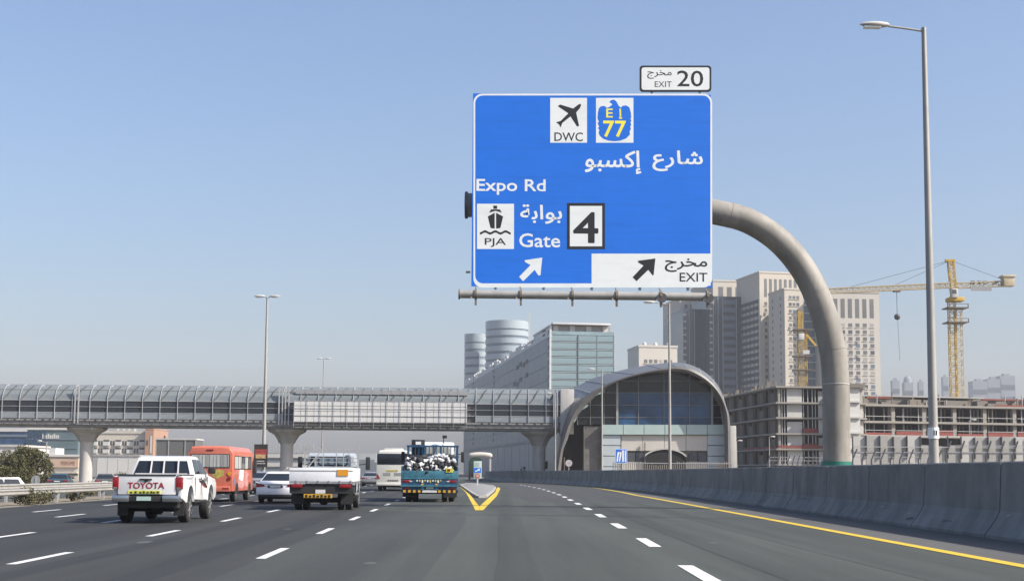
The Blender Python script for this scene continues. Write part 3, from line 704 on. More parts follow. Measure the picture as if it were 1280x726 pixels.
# ------------------------------------------------------------------ metro station with arched shell
YST = 196.0
stn = thing('metro_station', 'arched metal-roofed station with tall blue glass end wall', 'station', (at(805, 590, YST).x, YST, 0))
SX = stn.location.x
def stp(px, py, y=YST): p = at(px, py, y); return (p.x - SX, p.z)
outer = [(692,600),(697,570),(702,548),(709,525),(718,506),(731,495),(746,486),(775,473),(812,463),(840,458.5),(852,458),(868,462),(886,474),(900,490),(909,511),(912.5,531),(913,600)]
inner = [(700,600),(704,563),(710,545),(717,527),(727,513),(737,502),(754,487),(774,476.5),(803,468),(832,464.5),(846,464),(858,465.5),(878,474.5),(893,487.5),(903,505),(906.5,531),(907,600)]
rear = [(684,600),(685,570),(687,548),(690,525),(696,502),(706,489),(724,481),(746,471),(790,459.5),(823,454.5),(846,453),(864,456),(884,467),(899,484),(908,508),(911,531),(911,600)]
rear2 = [(684,600),(684,572),(685,552),(688,530),(694,512),(706,500),(724,490),(750,480),(792,470),(823,465),(846,464),(864,467),(882,476),(896,492),(904,512),(908,531),(908,600)]
YR0, YR1, YR2, YR3 = YST - 1.9, YST - 1.2, YST + 32, YST + 75
def loop(pp, Y, sc_=1.0):
    o = []
    for px, py in cr([Vector((a, b, 0)) for a, b in pp], 4) and [(v.x, v.y) for v in cr([Vector((a, b, 0)) for a, b in pp], 4)]:
        q = at(px, py, Y); o.append((q.x - SX, Y - YST, max(q.z, -0.05)))
    return o
# the rim is a thick arch, the shell sweeps back from it
Lo, Li = loop(outer, YR0), loop(inner, YR0)
Lo2 = [(x, YR1 - YST, z) for x, _, z in Lo]; Li2 = [(x, YR1 - YST, z) for x, _, z in Li]
mid_ = [((a[0] + b[0]) / 2, a[1] - .25, (a[2] + b[2]) / 2) for a, b in zip(Lo, Li)]
rim = MB().loft([Lo2, Lo, mid_, Li, Li2], closed=False).build('arch_rim', rim_shell, stn, smooth=.5)
sh_out = MB().loft([Lo2, loop(rear, YR2), loop(rear2, YR3)], closed=False).build('roof_shell', shell_m, stn, smooth=1.0)
sh_in = MB().loft([Li2, [(a[0] * .985, a[1], a[2] - .8) for a in loop(rear, YR2)], [(a[0] * .985, a[1], a[2] - .8) for a in loop(rear2, YR3)]], closed=False).build('shell_soffit', conc_d, stn, smooth=1.0)
# standing seams on the shell
nL = len(Lo2); A_, B_ = Lo2, loop(rear, YR2)
for k in range(6, nL - 6, 4):
    MB().bar(Vector(A_[k]) + Vector((0, 0, .05)), Vector(B_[k]) + Vector((0, 0, .05)), .12, .08).build('roof_seam', galv, sh_out)
dark_trim = M('grey_mullion', (0.24, 0.25, 0.26), .5, var=.1)
# glass end wall: panes clipped under the arch
def arch_top(px):
    for (a, b), (c, d) in zip(inner[:-1], inner[1:]):
        if a <= px <= c and c > a: return b + (d - b) * (px - a) / (c - a)
    return 600
YG = YST + 0.6
cols = [722, 738, 755, 771.5, 798, 830, 862, 890]
rws = [531, 521.5, 506, 490.5, 476, 466]
def gp(px, py, y=YG): p = at(px, py, y); return Vector((p.x - SX, y - YST, p.z))
for a, b in zip(cols, cols[1:]):
    dark = a < 771
    for r0_, r1_ in zip(rws, rws[1:]):
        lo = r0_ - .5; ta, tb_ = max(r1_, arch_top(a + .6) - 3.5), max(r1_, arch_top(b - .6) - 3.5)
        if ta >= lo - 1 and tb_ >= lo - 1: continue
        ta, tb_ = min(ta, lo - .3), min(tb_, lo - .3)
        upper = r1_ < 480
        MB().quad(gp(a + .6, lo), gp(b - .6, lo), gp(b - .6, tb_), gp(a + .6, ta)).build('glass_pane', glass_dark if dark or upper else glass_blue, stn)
for a in cols:
    tp = arch_top(a)
    big = a in (771.5, 890)
    p, q = gp(a, 531, YG - .1), gp(a, tp - 1, YG - .1)
    if q.z > p.z: MB().bar(p, q, .30 if big else .09).build('mullion', conc if big else dark_trim, stn)
for r_ in rws[1:]:
    xs = [a for a in range(712, 905) if arch_top(a) < r_ - .5]
    if xs: MB().bar(gp(xs[0], r_, YG - .08), gp(xs[-1], r_, YG - .08), .07).build('transom', dark_trim, stn)
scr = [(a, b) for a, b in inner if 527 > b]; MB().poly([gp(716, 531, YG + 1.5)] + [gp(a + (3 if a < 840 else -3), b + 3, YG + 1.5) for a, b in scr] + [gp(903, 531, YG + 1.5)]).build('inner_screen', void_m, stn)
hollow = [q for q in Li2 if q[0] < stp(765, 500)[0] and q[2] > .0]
MB().poly([(a + .15, 3.8, b - .25) for a, _, b in hollow] + [(stp(765, 500)[0], 3.8, hollow[-1][2] - .5), (stp(765, 500)[0], 3.8, 0), (hollow[0][0] + .2, 3.8, 0)]).build('hall_shade_sheet', M('hall_shade_sheet', (0.045, 0.045, 0.045), .9, var=.3, scale=.5), stn)  # near-black sheet: shade inside the hall put into its colour
# front block under the glass
def blk(name, mat, a, b, t, u, y0, y1, bevel=0):
    p, q = stp(a, t, YST), stp(b, u, YST)
    return MB().box(p[0], q[0], y0, y1, q[1] if u < 595 else 0, p[1]).build(name, mat, stn, bevel)
blk('block_wall', conc_d, 754, 909, 533, 600, 0.6, 40)
pxs = [752, 779, 805, 831, 858, 884, 909]
for a, b in zip(pxs, pxs[1:]): blk('mint_panel', mint, a + .3, b - .3, 530.5, 543, -.15, .6)
for a, b, mt in ((752, 776, ice), (884.5, 911, ice)):
    for k in range(4): blk('cladding_panel', mt, a + .2, b - .2, 543.6 + k * 13.2, 556 + k * 13.2, 0.1, .6)
for k in range(4): blk('cladding_panel', beige, 777 + k * 27, 803.6 + k * 27, 543.6, 563, .25, .6)
blk('plinth', beige, 777, 806, 577, 600, .25, .6); blk('plinth', beige, 858, 884, 577, 600, .25, .6)
for a, b in ((783, 794), (795, 804)): blk('window', window_m, a, b, 565.5, 576.6, .3, .6)
for a, b in ((862, 872), (873, 884)): blk('window', window_m, a, b, 565.5, 576.6, .3, .6)
blk('lintel_panel', beige, 777, 783, 563.3, 576.7, .25, .6)
arc = [(805, 600), (805, 570)] + [(805 + 53 * k / 10, 570 - 9.5 * math.sin(PI * k / 10) ** .7) for k in range(1, 10)] + [(858, 570), (858, 600)]
P3 = [stp(a, b) for a, b in arc]
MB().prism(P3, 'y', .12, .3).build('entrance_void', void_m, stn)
for (a, b), (c, d) in zip(P3[1:-1], P3[2:-1]): MB().bar((a, .05, b), (c, .05, d), .22).build('arch_trim', conc_l, stn)
for a in (793,): blk('canopy_post', dark_steel, a + 12.5, a + 13.6, 552, 600, -.2, .0)
MB().box(*(stp(912, 600)[0], stp(919.5, 600)[0]), -1.0, 14, 0, stp(915, 532)[1]).build('end_slab', conc_l, stn, bevel=.04)
MB().box(stp(730, 600)[0], stp(754, 600)[0], .75, 3.6, 0, stp(740, 532)[1]).build('side_wall', M('rough_stone', (0.19, 0.18, 0.165), .95, var=.35, scale=.8), stn)

# ------------------------------------------------------------------ glass office block
def frame(px, Y, ang, name, label, cat, py=590):
    p = at(px, py, Y); return thing(name, label, cat, (p.x, Y, 0), R(ang))
YO = 450
ob = frame(688, YO, 7.9, 'office_building', 'long glazed office building with flat white canopy roof', 'building')
zo = lambda py: zz(688, py, YO)
HO = zo(406); FW_ = 21.6; LD = 277
MB().box(0.12, FW_ - .12, 0.4, LD, 0, zo(418)).build('core', glass_grey, ob)
fl = [418 + 9.45 * k for k in range(0, 16)]
xm = FW_ * .42
for k, (a, b) in enumerate(zip(fl, fl[1:])):
    for c, d in ((0.15, xm - .2), (xm + .25, FW_ * .72 - .1), (FW_ * .72 + .1, FW_ - .15)):
        piece('glass_band', glass_pale, ob, c, d, 0.05, 0.4, zo(b) + .5, zo(a) - .12)
    piece('floor_edge', ice, ob, 0.1, FW_, -.08, 0.4, zo(b) + .08, zo(b) + .24)
MB().box(xm - .13, xm + .18, -.1, .4, 12, zo(420)).build('recess_strip', dark_steel, ob)
MB().box(-.45, .12, -.25, .6, 12, zo(404.5)).build('corner_fin', white_steel, ob)
MB().box(FW_ - .12, FW_ + .1, -.1, .4, 12, zo(413)).build('corner_fin', ice, ob)
MB().box(.6, FW_ - 1.2, 1.0, 40, zo(418), zo(406.5)).build('penthouse', grey_wall, ob)
for k in range(4): piece('penthouse_column', white_wall, ob, .9 + k * 5.6, 2.6 + k * 5.6, .6, 1.8, zo(418), zo(406.3))
MB().box(.4, FW_ - 1.5, -1.2, 42, zo(405.4), zo(403.2)).build('canopy_roof', white_steel, ob, bevel=.06)
MB().box(.2, FW_, -.05, .05, zo(418), zo(413.5)).build('glass_parapet', glass_pale, ob)
# long side facade: stepped terrace frames along the top, panels below
zt_ = zo(407); rnd = random.Random(3)
nseg = 34; sl_ = LD / nseg
for k in range(nseg):
    y0 = k * sl_
    for j in range(7):
        z0, z1 = 13 + j * (zo(420) - 13) / 7, 13 + (j + 1) * (zo(420) - 13) / 7
        piece('facade_panel', glass_grey, ob, -.22 - .02 * ((k + j) % 2), .12, y0 + .09, y0 + sl_ - .09, z0 + .06, z1 - .06)
    piece('terrace_frame', white_steel, ob, -.35, .35, y0, y0 + 1.2, zo(420), zt_ - rnd.choice((0, 0.6, 1.4)))
    piece('terrace_parapet', ice, ob, -.30, .12, y0 + 1.3, y0 + sl_, zo(420), zo(420) + rnd.choice((1.2, 2.2, 3.2)))
    piece('terrace_beam', white_steel, ob, -.32, .3, y0 + 1.2, y0 + sl_, zt_ - 1.6, zt_ - 1.0) if k % 3 else None
    if k in (0, 18, 28):
        for j in range(14): piece('window', dark_steel, ob, -.34, -.2, y0 + 1.5, y0 + 4.2, 15 + j * 2.5, 16.4 + j * 2.5)
for (k, j) in ((6, 13.4), (7, 13.2), (8, 13.5), (9, 13.3), (8, 11.6), (9, 11.2), (10, 11.4), (6, 11.8)):
    piece('window', dark_steel, ob, -.36, -.2, k * sl_, k * sl_ + 6, j * 3.1, j * 3.1 + 1.5)
MB().box(1.8, FW_, 1.5, LD, 0, 13).build('podium_glass', M('podium_wall', (0.22, 0.225, 0.225), .6, var=.25, scale=.1), ob)
for k in range(12):
    y0 = 4 + k * 22.4; piece('podium_column', conc_l, ob, .0, 1.0, y0, y0 + 1.4, 0, 13)
    piece('podium_window', window_m, ob, 1.6, 1.8, y0 + 3, y0 + 10 + 4 * (k % 2), 2, 9.5)
MB().box(-.3, FW_, 0, LD, 12.2, 13.0).build('soffit_edge', grey_wall, ob)

# ------------------------------------------------------------------ round towers
band_m = M('tower_band', (0.40, 0.47, 0.51), 0.35, var=0.06, scale=0.1)
def round_tower(pxc, wpx, top, Y, label, fin=False):
    p = at(pxc, 590, Y); t = thing('round_tower', label, 'tower', (p.x, Y, 0), 0, 'round banded towers')
    r = wpx / 2 / F * Y; h = zz(pxc, top, Y); step = 9.8 / F * Y
    MB().lathe([(0, r * .97), (h - 1, r * .97)], (0, 0, 0), 'z', 40).build('core', glass_grey, t, smooth=.6)
    z = h - 1.6 * step; MB().lathe([(z + step * .55, r * .9), (z + step * .55, r), (h, r), (h, r * .9)], (0, 0, 0), 'z', 40).build('crown_band', band_m, t, smooth=.6)
    while z > 12:
        MB().lathe([(z - step * .33, r * .9), (z - step * .33, r), (z + step * .33, r), (z + step * .33, r * .9)], (0, 0, 0), 'z', 40).build('floor_band', band_m, t, smooth=.6)
        z -= step
    if fin: MB().box(r * .98, r * 1.1, -1, 3, h * .5, h * 1.07).build('mast_slab', ice, t)
    if fin:
        for k in range(7):
            a = R(-78 + k * 5.0); MB().box(-.5, .5, -.15, .15, -1.4 + (k % 2), 1.6 - (k % 3) * .6).build('sign_mark', dark_steel, t, loc=(math.sin(a) * r * 1.01 + 6, -math.cos(a) * r * 1.02, h - 3.4)).rotation_euler = (0, 0, a)
    return t
round_tower(632.5, 54, 402.5, 900, 'taller round tower with white floor bands behind the office block', True)
round_tower(594, 30, 418, 930, 'lower narrower round tower with banded facade at the group edge')

# ------------------------------------------------------------------ windowed blocks
rw2 = random.Random(21); blind_m = M('window_blind', (0.42, 0.40, 0.36), .8, var=.2)
def block(px, py_top, Y, ang, Wd, Dp, name, label, mat, cols=0, rows=0, slots=0, win=(1.9, 1.9), cat='building', pitch=3.45, left_win=0, top_gap=3.0, x_in=2.0, side_mat=None):
    t = frame(px, Y, ang, name, label, cat); h = zz(px, py_top, Y)
    MB().box(0, Wd, 0, Dp, 0, h).build('wall', mat, t)
    MB().box(-.25, Wd + .25, -.25, Dp + .25, h, h + .9).build('parapet', mat, t)
    if side_mat: MB().box(-.2, -.02, 1.0, Dp - 1, 0, h - 12).build('side_glazing', side_mat, t)
    if cols:
        pw = (Wd - 2 * x_in) / cols; zt2 = h - top_gap
        if slots:
            for c in range(cols): MB().box(x_in + pw * (c + .22), x_in + pw * (c + .78), -.06, .3, zt2 - 9.5, zt2).build('slot_window', tower_window, t)
            zt2 -= 12.2
        me = MB().box(0, win[0], -.05, .4, 0, win[1]).mesh('window', tower_window)
        sill = MB().box(-.2, win[0] + .2, -.3, .0, -.3, 0).mesh('sill', mat)
        for r_ in range(rows):
            for c in range(cols):
                wo = inst('window', me, t, (x_in + pw * (c + .5) - win[0] / 2, 0, zt2 - r_ * pitch - win[1]))
                if rw2.random() < .35: wo.material_slots[0].link = 'OBJECT'; wo.material_slots[0].material = rw2.choice((window_m, blind_m, blind_m, glass_grey))
                inst('sill', sill, wo)
                if rw2.random() < .16: piece('cooling_unit', grey_wall, t, wo.location.x + win[0] * .2, wo.location.x + win[0] * .8, -.8, -.3, wo.location.z - .9, wo.location.z - .35)
        if left_win:
            n = left_win
            for r_ in range(rows):
                for c in range(n):
                    o = inst('window', me, t, (0, Dp * (c + .5) / n + win[0] / 2, zt2 - r_ * pitch - win[1]), (0, 0, -PI / 2))
    return t, h
tA, hA = block(851, 373.5, 770, 10, 20, 34, 'tower_block', 'cream tower block partly behind the sign post rail', cream_wall, 5, 26, 1, left_win=0, side_mat=tower_glass)
tB, hB = block(893, 351.5, 745, 10, 34, 40, 'tower_block', 'cream tower with dark glazed lower body between two others', cream_wall, 6, 0, 1)
# dark curtain wall body standing in front of the tower
dg_, hg = block(888, 372, 722, 10, 21, 30, 'glazed_tower', 'dark blue glazed tower body below the cream tower top', tower_glass, 0, 0)
for k in range(22): piece('spandrel', glass_grey, dg_, 7.5, 14.5, -.3, .0, hg - 3.2 - k * 4.3, hg - .9 - k * 4.3)
for xq in (2.0, 4.6, 7.2, 14.8): piece('facade_fin', grey_wall, dg_, xq, xq + .5, -.5, 0, 0, hg)
for k in range(26): piece('balcony', conc_l, dg_, .1, 1.6, -.9, 0, hg - 3 - k * 3.6, hg - 2 - k * 3.6)
dk, hk = block(855, 388, 735, 10, 24, 30, 'glazed_tower', 'dark blue glazed tower body nearest the station roof', tower_glass, 0, 0)
for k in range(24): piece('balcony', conc_l, dk, .1, 1.5, -.9, 0, hk - 3 - k * 3.6, hk - 2 - k * 3.6)
for xq in (3.0, 6.0): piece('facade_fin', grey_wall, dk, xq, xq + .5, -.5, 0, 0, hk)
tC, hC = block(952, 341, 700, 12, 26, 32, 'tower_block', 'tallest cream tower with grid windows and slots at its top', cream_wall, 8, 22, 1, win=(1.5, 1.8), left_win=6)
for k in range(24):
    piece('window_band', window_m, tC, -.08, .1, 1.5, 30, hC - 15.5 - k * 3.45, hC - 13.6 - k * 3.45)  # window rows, their dark colour also deepening the shade of this side
tD, hD = block(983.5, 362, 672, 10, 10, 22, 'tower_block', 'narrow cream tower wing beside the blue glazed strip', cream_wall, 3, 24, 0, win=(1.5, 1.7), left_win=2)
tE, hE = block(1003, 372, 678, 10, 12, 20, 'glazed_tower', 'pale blue glazed strip between two cream tower wings', glass_grey, 0, 0)
for k in range(22): piece('spandrel', ice, tE, .3, 11.6, -.3, 0, hE - 4 - k * 4.1, hE - 3.4 - k * 4.1)
tF, hF = block(1029, 365.5, 668, 3, 29.5, 24, 'tower_block', 'broad sunlit cream tower with tall top slots beside the crane jib', cream_wall2, 7, 25, 1, win=(2.0, 1.9), pitch=3.38)
tG, hG = block(799, 433.5, 600, 8, 17.5, 22, 'apartment_block', 'small cream flat-roofed block above the station roof', cream_wall2, 6, 8, 0, win=(1.5, 1.7), pitch=4.2, top_gap=5.5)
for k, xq in enumerate((4, 9, 15)): MB().lathe([(0, .9), (1.5, .9), (1.9, .1)], (xq, 6, hG + .9), 'z', 10).build('roof_tank', white_wall, tG)

# ------------------------------------------------------------------ concrete frames under construction
YC = 300
def zc_(py, px=975): return zz(px, py, YC)
cf = frame(974.5, YC, 6, 'unfinished_building', 'unfinished concrete building frame behind the sign column', 'construction site')
slabs = [482.5, 502.4, 521.2, 541.0, 560.2, 579.5]
WC, DC = 19.5, 60
lf = 14.0                                     # the side wing runs back
for k, s in enumerate(slabs):
    z = zc_(s)
    piece('floor_slab', site_conc, cf, -.9, WC + .3, -.9, DC, z - .36, z)
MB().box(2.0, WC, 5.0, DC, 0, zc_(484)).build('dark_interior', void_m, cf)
for k, (a, b) in enumerate(zip(slabs, slabs[1:])):
    z1, z0 = zc_(a) - .45, zc_(b)
    for xa, xb in ((1.9, 5.3), (9.0, 11.6), (16.5, 19.2)): piece('infill_wall', (conc_l if k < 4 else white_wall) if xa < 5 or k in (1, 2, 4) else conc, cf, xa, xb, .1, .4, z0, z1 - (.5 if (k + int(xa)) % 3 == 0 else 0))
    for xq in (.7, 1.3, 5.6, 6.6, 7.6, 8.3, 12.4, 13.1, 13.7, 14.6, 15.3): piece('prop', galv, cf, xq, xq + .18, .2, .38, z0, z1)
    piece('column', site_conc, cf, -.2, .3, -.2, .3, z0, z1)
    for j in range(13): piece('column', conc_d, cf, 0, .7, 3 + j * 4.4, 3.5 + j * 4.4, z0, z1); piece('prop', rust, cf, -.5, -.38, 4.6 + j * 4.4, 4.75 + j * 4.4, z0, z1)
    for j in range(0, 13, 2): piece('infill_wall', conc_d, cf, .2, .5, 3.5 + j * 4.4, 7.4 + j * 4.4, z0, z1 - (.8 if (k + j) % 3 == 0 else 0))
    if k in (2, 3):
        piece('safety_net', net_red, cf, 5.3, 8.6, -.3, -.2, z0, z0 + 1.1)
        if k == 3: piece('safety_net', net_red, cf, -.5, 17, -.85, -.8, z0 + .1, z0 + .65); piece('safety_net', net_red, cf, -.85, -.8, 0, 26, z0, z0 + .5)
rn = random.Random(5)
for j in range(22): piece('starter_bar', rust, cf, -.5 + rn.random() * .6, .1 + rn.random() * .2, 2 + j * 2.6, 2.2 + j * 2.6, zc_(482.5), zc_(482.5) + .5 + rn.random() * 1.0)
for j in range(10): piece('starter_bar', rust, cf, 1 + j * 1.9, 1.12 + j * 1.9, .3, .5, zc_(482.5), zc_(482.5) + .4 + rn.random() * .6)
# stair core between the two frames
core = frame(1063, 296, 6, 'stair_core', 'pale stacked stair core beside the sign column', 'construction site')
for k in range(6):
    z1, z0 = zz(1063, 484 + k * 19.5, 296), zz(1063, 503 + k * 19.5, 296)
    piece('core_wall', white_wall, core, 0, 2.4, 0, 6, z0 + .4, z1); piece('core_slab', conc_l, core, -.9, 2.5, -.5, 6.2, z0, z0 + .4)
piece('formwork_deck', conc_d, core, -.8, 3.4, -.7, 6, zz(1063, 486, 296) + .3, zz(1063, 483, 296) + .6)
# long frame
cg = frame(1074, 302, 14, 'unfinished_building', 'long low concrete frame wrapped with red nets under the crane', 'construction site')
zg = lambda py: zz(1074, py, 302)
WG = 66; sl2 = [504.5, 525.5, 543.0]
for s, mt in ((sl2[0], site_conc), (sl2[1], site_conc), (sl2[2], conc)): piece('floor_slab', mt, cg, 0, WG, -.6, 24, zg(s) - .45, zg(s))
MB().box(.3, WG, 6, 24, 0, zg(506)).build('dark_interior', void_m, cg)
for k in range(2):
    z1, z0 = zg(sl2[k]) - .45, zg(sl2[k + 1])
    for j in range(9): piece('column', site_conc, cg, .6 + j * 7.7, 1.5 + j * 7.7, .2, 1.0, z0, z1)
    for j in range(58): piece('prop', (galv, rust, conc_d)[j % 3], cg, 2 + j * 1.1 + (j % 3) * .22, 2.2 + j * 1.1 + (j % 3) * .22, .6 + (j % 4) * .7, .8 + (j % 4) * .7, z0, z1)
    for j in range(8): piece('edge_rail', galv, cg, 1.6 + j * 7.7, 8.1 + j * 7.7, -.1, 0, z0 + 1.0, z0 + 1.12)
for j in range(8): piece('safety_net', net_red, cg, 1.6 + j * 7.7, 8.1 + j * 7.7, .0, .1, zg(543), zg(543) + .55 + .35 * (j % 3))
# messy upper deck: parapets, formwork, rebar, nets
piece('upper_wall', conc_d, cg, 0, 16, 4, 5, zg(504), zg(494)); piece('upper_wall', conc_d, cg, 18, 30, 3, 4, zg(504), zg(497))
piece('upper_deck', conc, cg, -.5, 34, 3.5, 22, zg(493.5), zg(492)); piece('upper_wall', conc_d, cg, 30, WG, 8, 9, zg(504), zg(492))
piece('safety_net', net_red, cg, 4, 10, 3.4, 3.5, zg(496), zg(494)); piece('safety_net', net_red, cg, 34, 52, -.55, -.45, zg(504.5), zg(502.5)); piece('safety_net', net_red, cg, 36, 58, 7.6, 7.8, zg(494), zg(492))
for j in range(60):
    xq = rn.random() * WG; yq = rn.random() * 6; hh = .6 + rn.random() * 2.4
    piece('formwork_post', (rust if j % 3 else galv), cg, xq, xq + .15 + .3 * (j % 5 == 0), yq, yq + .2, zg(504), zg(504) + hh)
for j in range(26):
    xq = rn.random() * 44; piece('timber_formwork', conc_d if j % 2 else rust, cg, xq, xq + 1.2 + rn.random() * 2, .2 + rn.random() * 3, 3.6, zg(504), zg(504) + .4 + rn.random() * .9)
for xq, a in ((44, 1), (47, 1)): piece('portal_post', dark_steel, cg, xq, xq + .4, 2, 2.4, zg(504), zg(479))
piece('portal_beam', dark_steel, cg, 44, 60, 2, 2.4, zg(480.5), zg(479))

# grey hoarding wall and railing above the barrier
hd = thing('hoarding_wall', 'grey panelled hoarding wall in front of the long concrete frame', 'hoarding', (at(1066, 590, 150).x, 150, 0), R(3))
zh = lambda py, px=1066: zz(px, py, 150)
for k in range(26):
    hh = zh(544) - .1 * (k % 3 == 0)
    piece('hoarding_panel', conc if k % 4 else conc_l, hd, k * 1.52 + .02, k * 1.52 + 1.48, 0, .12, 0, hh - (1.0 if k in (5, 6, 7) else 0))
    piece('hoarding_post', dark_steel, hd, k * 1.52 - .05, k * 1.52 + .05, -.25, -.02, zh(572), hh)
piece('hoarding_rail', galv, hd, 0, 39, -.35, -.27, zh(558.5), zh(557.5))
def fence(pxa, pxb, Y, top, rail, n, label, lean=.32, rz=0):
    a, b = xx(pxa, Y), xx(pxb, Y); t = thing('railing', label, 'railing', (a, Y, 0), rz, 'railings behind the barrier')
    h = zz((pxa + pxb) / 2, top, Y); hr = zz((pxa + pxb) / 2, rail, Y); L = b - a
    me = MB().bar((0, 0, 0), (0, 0, hr - .3), .09).bar((0, 0, hr - .3), (lean, 0, h), .08).mesh('post', dark_steel)
    for k in range(n + 1): inst('post', me, t, (L * k / n, 0, 0))
    for z, dx in ((hr - .1, 0.05), ((h + hr) / 2, lean * .6)): MB().box(0 + dx, L + dx, -.03, .03, z - .025, z + .025).build('rail', galv, t)
    return t
fence(1066, 1172, 92, 561, 569, 9, 'dark railing with slanted posts between the sign column and lamp post')
fence(1183, 1300, 80, 551, 563, 7, 'dark railing with taller slanted posts past the lamp post')
fence(960, 1034, 120, 569, 574, 12, 'low pale railing below the shaded concrete frame', .2)
t_ = thing('railing', 'weathered picket fence in front of the station entrance', 'railing', (xx(766, 150), 150, 0), 0, 'railings behind the barrier')
for k in range(56):
    piece('picket', M('weathered_picket', (0.30, 0.27, 0.23), .8, var=.25), t_, k * .235, k * .235 + .09, 0, .06, 0, zz(800, 575.5, 150) - .25 * rn.random() - (.3 if 15 < k < 30 else 0))
piece('rail', galv, t_, 0, 13.2, -.05, 0, zz(800, 579, 150), zz(800, 578, 150))

# ------------------------------------------------------------------ tower cranes
def lattice(m, p, q, w, n, d=.12):
    p = Vector(p); q = Vector(q); ax = (q - p).normalized()
    a = ax.cross(Vector((0, 1, 0)) if abs(ax.y) < .9 else Vector((1, 0, 0))).normalized() * w / 2; b = ax.cross(a).normalized() * w / 2
    cs_ = [a + b, a - b, -a - b, -a + b]
    for c in cs_: m.bar(p + c, q + c, d)
    for i in range(n):
        u = p + (q - p) * (i / n); v = p + (q - p) * ((i + 1) / n)
        for j in range(4):
            c, e = cs_[j], cs_[(j + 1) % 4]
            m.bar(u + c, v + e, d * .6) if i % 2 else m.bar(u + e, v + c, d * .6)
            m.bar(u + c, u + e, d * .6)
    return m
YK = 330
cp = at(1199.5, 590, YK)
cr1 = thing('tower_crane', 'tall yellow tower crane with long jib above the construction site', 'crane', (cp.x, YK, 0))
ck = lambda px, py: (at(px, py, YK).x - cp.x, at(px, py, YK).z)
zS = ck(1199, 377)[1]
lattice(MB(), (-.9, 0, 0), (-.9, 0, zS), 1.5, 34, .17).build('mast', crane_y, cr1)
lattice(MB(), (1.1, 1.2, 0), (1.1, 1.2, zS - 2), 1.4, 34, .15).build('mast', crane_c, cr1)
MB().box(-1.8, 1.9, -1.4, 2.0, zS, zS + 1.0).build('slewing_ring', crane_y, cr1, bevel=.1)
for py in (386, 404):
    z = ck(1199, py)[1]; MB().box(-2.6, 2.6, -2, 2.4, z, z + .25).box(-2.6, 2.6, -2, -1.9, z + .9, z + 1.05).box(-2.6, -2.4, -2, -1.8, z, z + 1).box(2.4, 2.6, -2, -1.8, z, z + 1).build('work_platform', rust, cr1)
zj = ck(1199, 357)[1]; zT = ck(1194, 325)[1]
lattice(MB(), (-.2, 0, zS + 1), (-.9, 0, zT), 1.3, 9, .2).build('tower_top', crane_y, cr1)
MB().box(-2.2, .2, -.4, .4, zT - .5, zT + .15).build('top_sheave', crane_y, cr1)
xl, zl_ = ck(1030, 365.5); xr, zr_ = ck(1263, 351)
lattice(MB(), (-.8, 0, zj + .1), (xl, 0, zl_ + .3), 1.15, 44, .2).build('jib', crane_c, cr1)
lattice(MB(), (.8, 0, zj), (xr, 0, zr_ - .6), 1.2, 12, .22).build('counter_jib', crane_c, cr1)
a, b = ck(1253, 358), ck(1266, 345); MB().box(a[0], b[0], -1.2, 1.2, a[1], b[1]).box(a[0] - .4, b[0] + .3, -1.4, 1.4, b[1] - .4, b[1] + .1).build('counterweight', crane_c, cr1, bevel=.1)
a, b = ck(1212, 364), ck(1238, 358.5); MB().box(a[0], b[0], -.9, -.8, a[1], b[1]).build('sign_board', grey_wall, cr1)
for px in (1214, 1222, 1229, 1241): a, b = ck(px, 355.5), ck(px + 4, 351); MB().box(a[0], b[0], -.4, .4, a[1], b[1]).build('winch_housing', far_wall, cr1)
a, b = ck(1187, 373), ck(1194, 362); cab = MB().box(a[0], b[0], -2.2, -.7, a[1], b[1]).build('operator_cab', white_wall, cr1, bevel=.1)
MB().box(a[0] - .03, a[0] + 1.0, -2.24, -2.18, a[1] + .9, b[1] - .3).build('window', window_m, cab)
for px, py in ((1046, 363), (1108, 361)):
    q = ck(px, py); MB().tube([(-.9, 0, zT - .1), (q[0], 0, q[1])], .05, 5).build('pendant_line', dark_steel, cr1)
MB().tube([(-.9, 0, zT - .1), (xr - 1, 0, zr_)], .05, 5).build('pendant_line', dark_steel, cr1)
hx, hz = ck(1121.5, 396); _, hj = ck(1121.5, 363)
MB().box(hx - .8, hx + .8, -.6, .6, hj - .4, hj + .1).build('trolley', rust, cr1)
MB().tube([(hx, 0, hj), (hx, 0, hz)], .07, 5).build('hoist_rope', dark_steel, cr1)
MB().lathe([(-1.0, .1), (-.6, .5), (0, .8), (.5, .5), (.9, .1)], (hx, 0, hz), 'y', 8).build('hook_block', dark_steel, cr1)
MB().tube([(hx + .1, 0, hz - .5), (hx + .4, 0, ck(1122, 450)[1])], .04, 4).build('sling_rope', dark_steel, cr1)
cp2 = at(1005, 590, 345)
cr2 = thing('tower_crane', 'short yellow crane mast rising from the unfinished frame roof', 'crane', (cp2.x, 345, 0))
c2 = lambda px, py: (at(px, py, 345).x - cp2.x, at(px, py, 345).z)
lattice(MB(), (0, 0, 0), (0, 0, c2(1005, 412)[1]), 2.0, 40, .17).build('mast', crane_y, cr2)
lattice(MB(), (-.6, 0, c2(1005, 412)[1]), (-.3, 0, c2(1004, 389)[1]), 1.0, 8, .2).build('tower_top', crane_y, cr2)
MB().bar((.6, 0, c2(1010, 415)[1]), (c2(1020, 432)[0], 0, c2(1020, 432)[1]), .5).build('folded_jib', crane_y, cr2)
for py in (413, 446, 463): z = c2(1005, py)[1]; MB().box(-2.3, 2.2, -1.8, 1.8, z, z + .25).build('work_platform', rust, cr2)
a = c2(1000, 425); MB().box(a[0] - .6, a[0] + .8, -1.6, -.6, a[1], a[1] + 1.6).build('operator_cab', white_wall, cr2, bevel=.08)
a = c2(1006, 443); MB().box(a[0] - .8, a[0] + .9, -1.5, -1.2, a[1], a[1] + 1.0).build('sign_plate', white_wall, cr2)

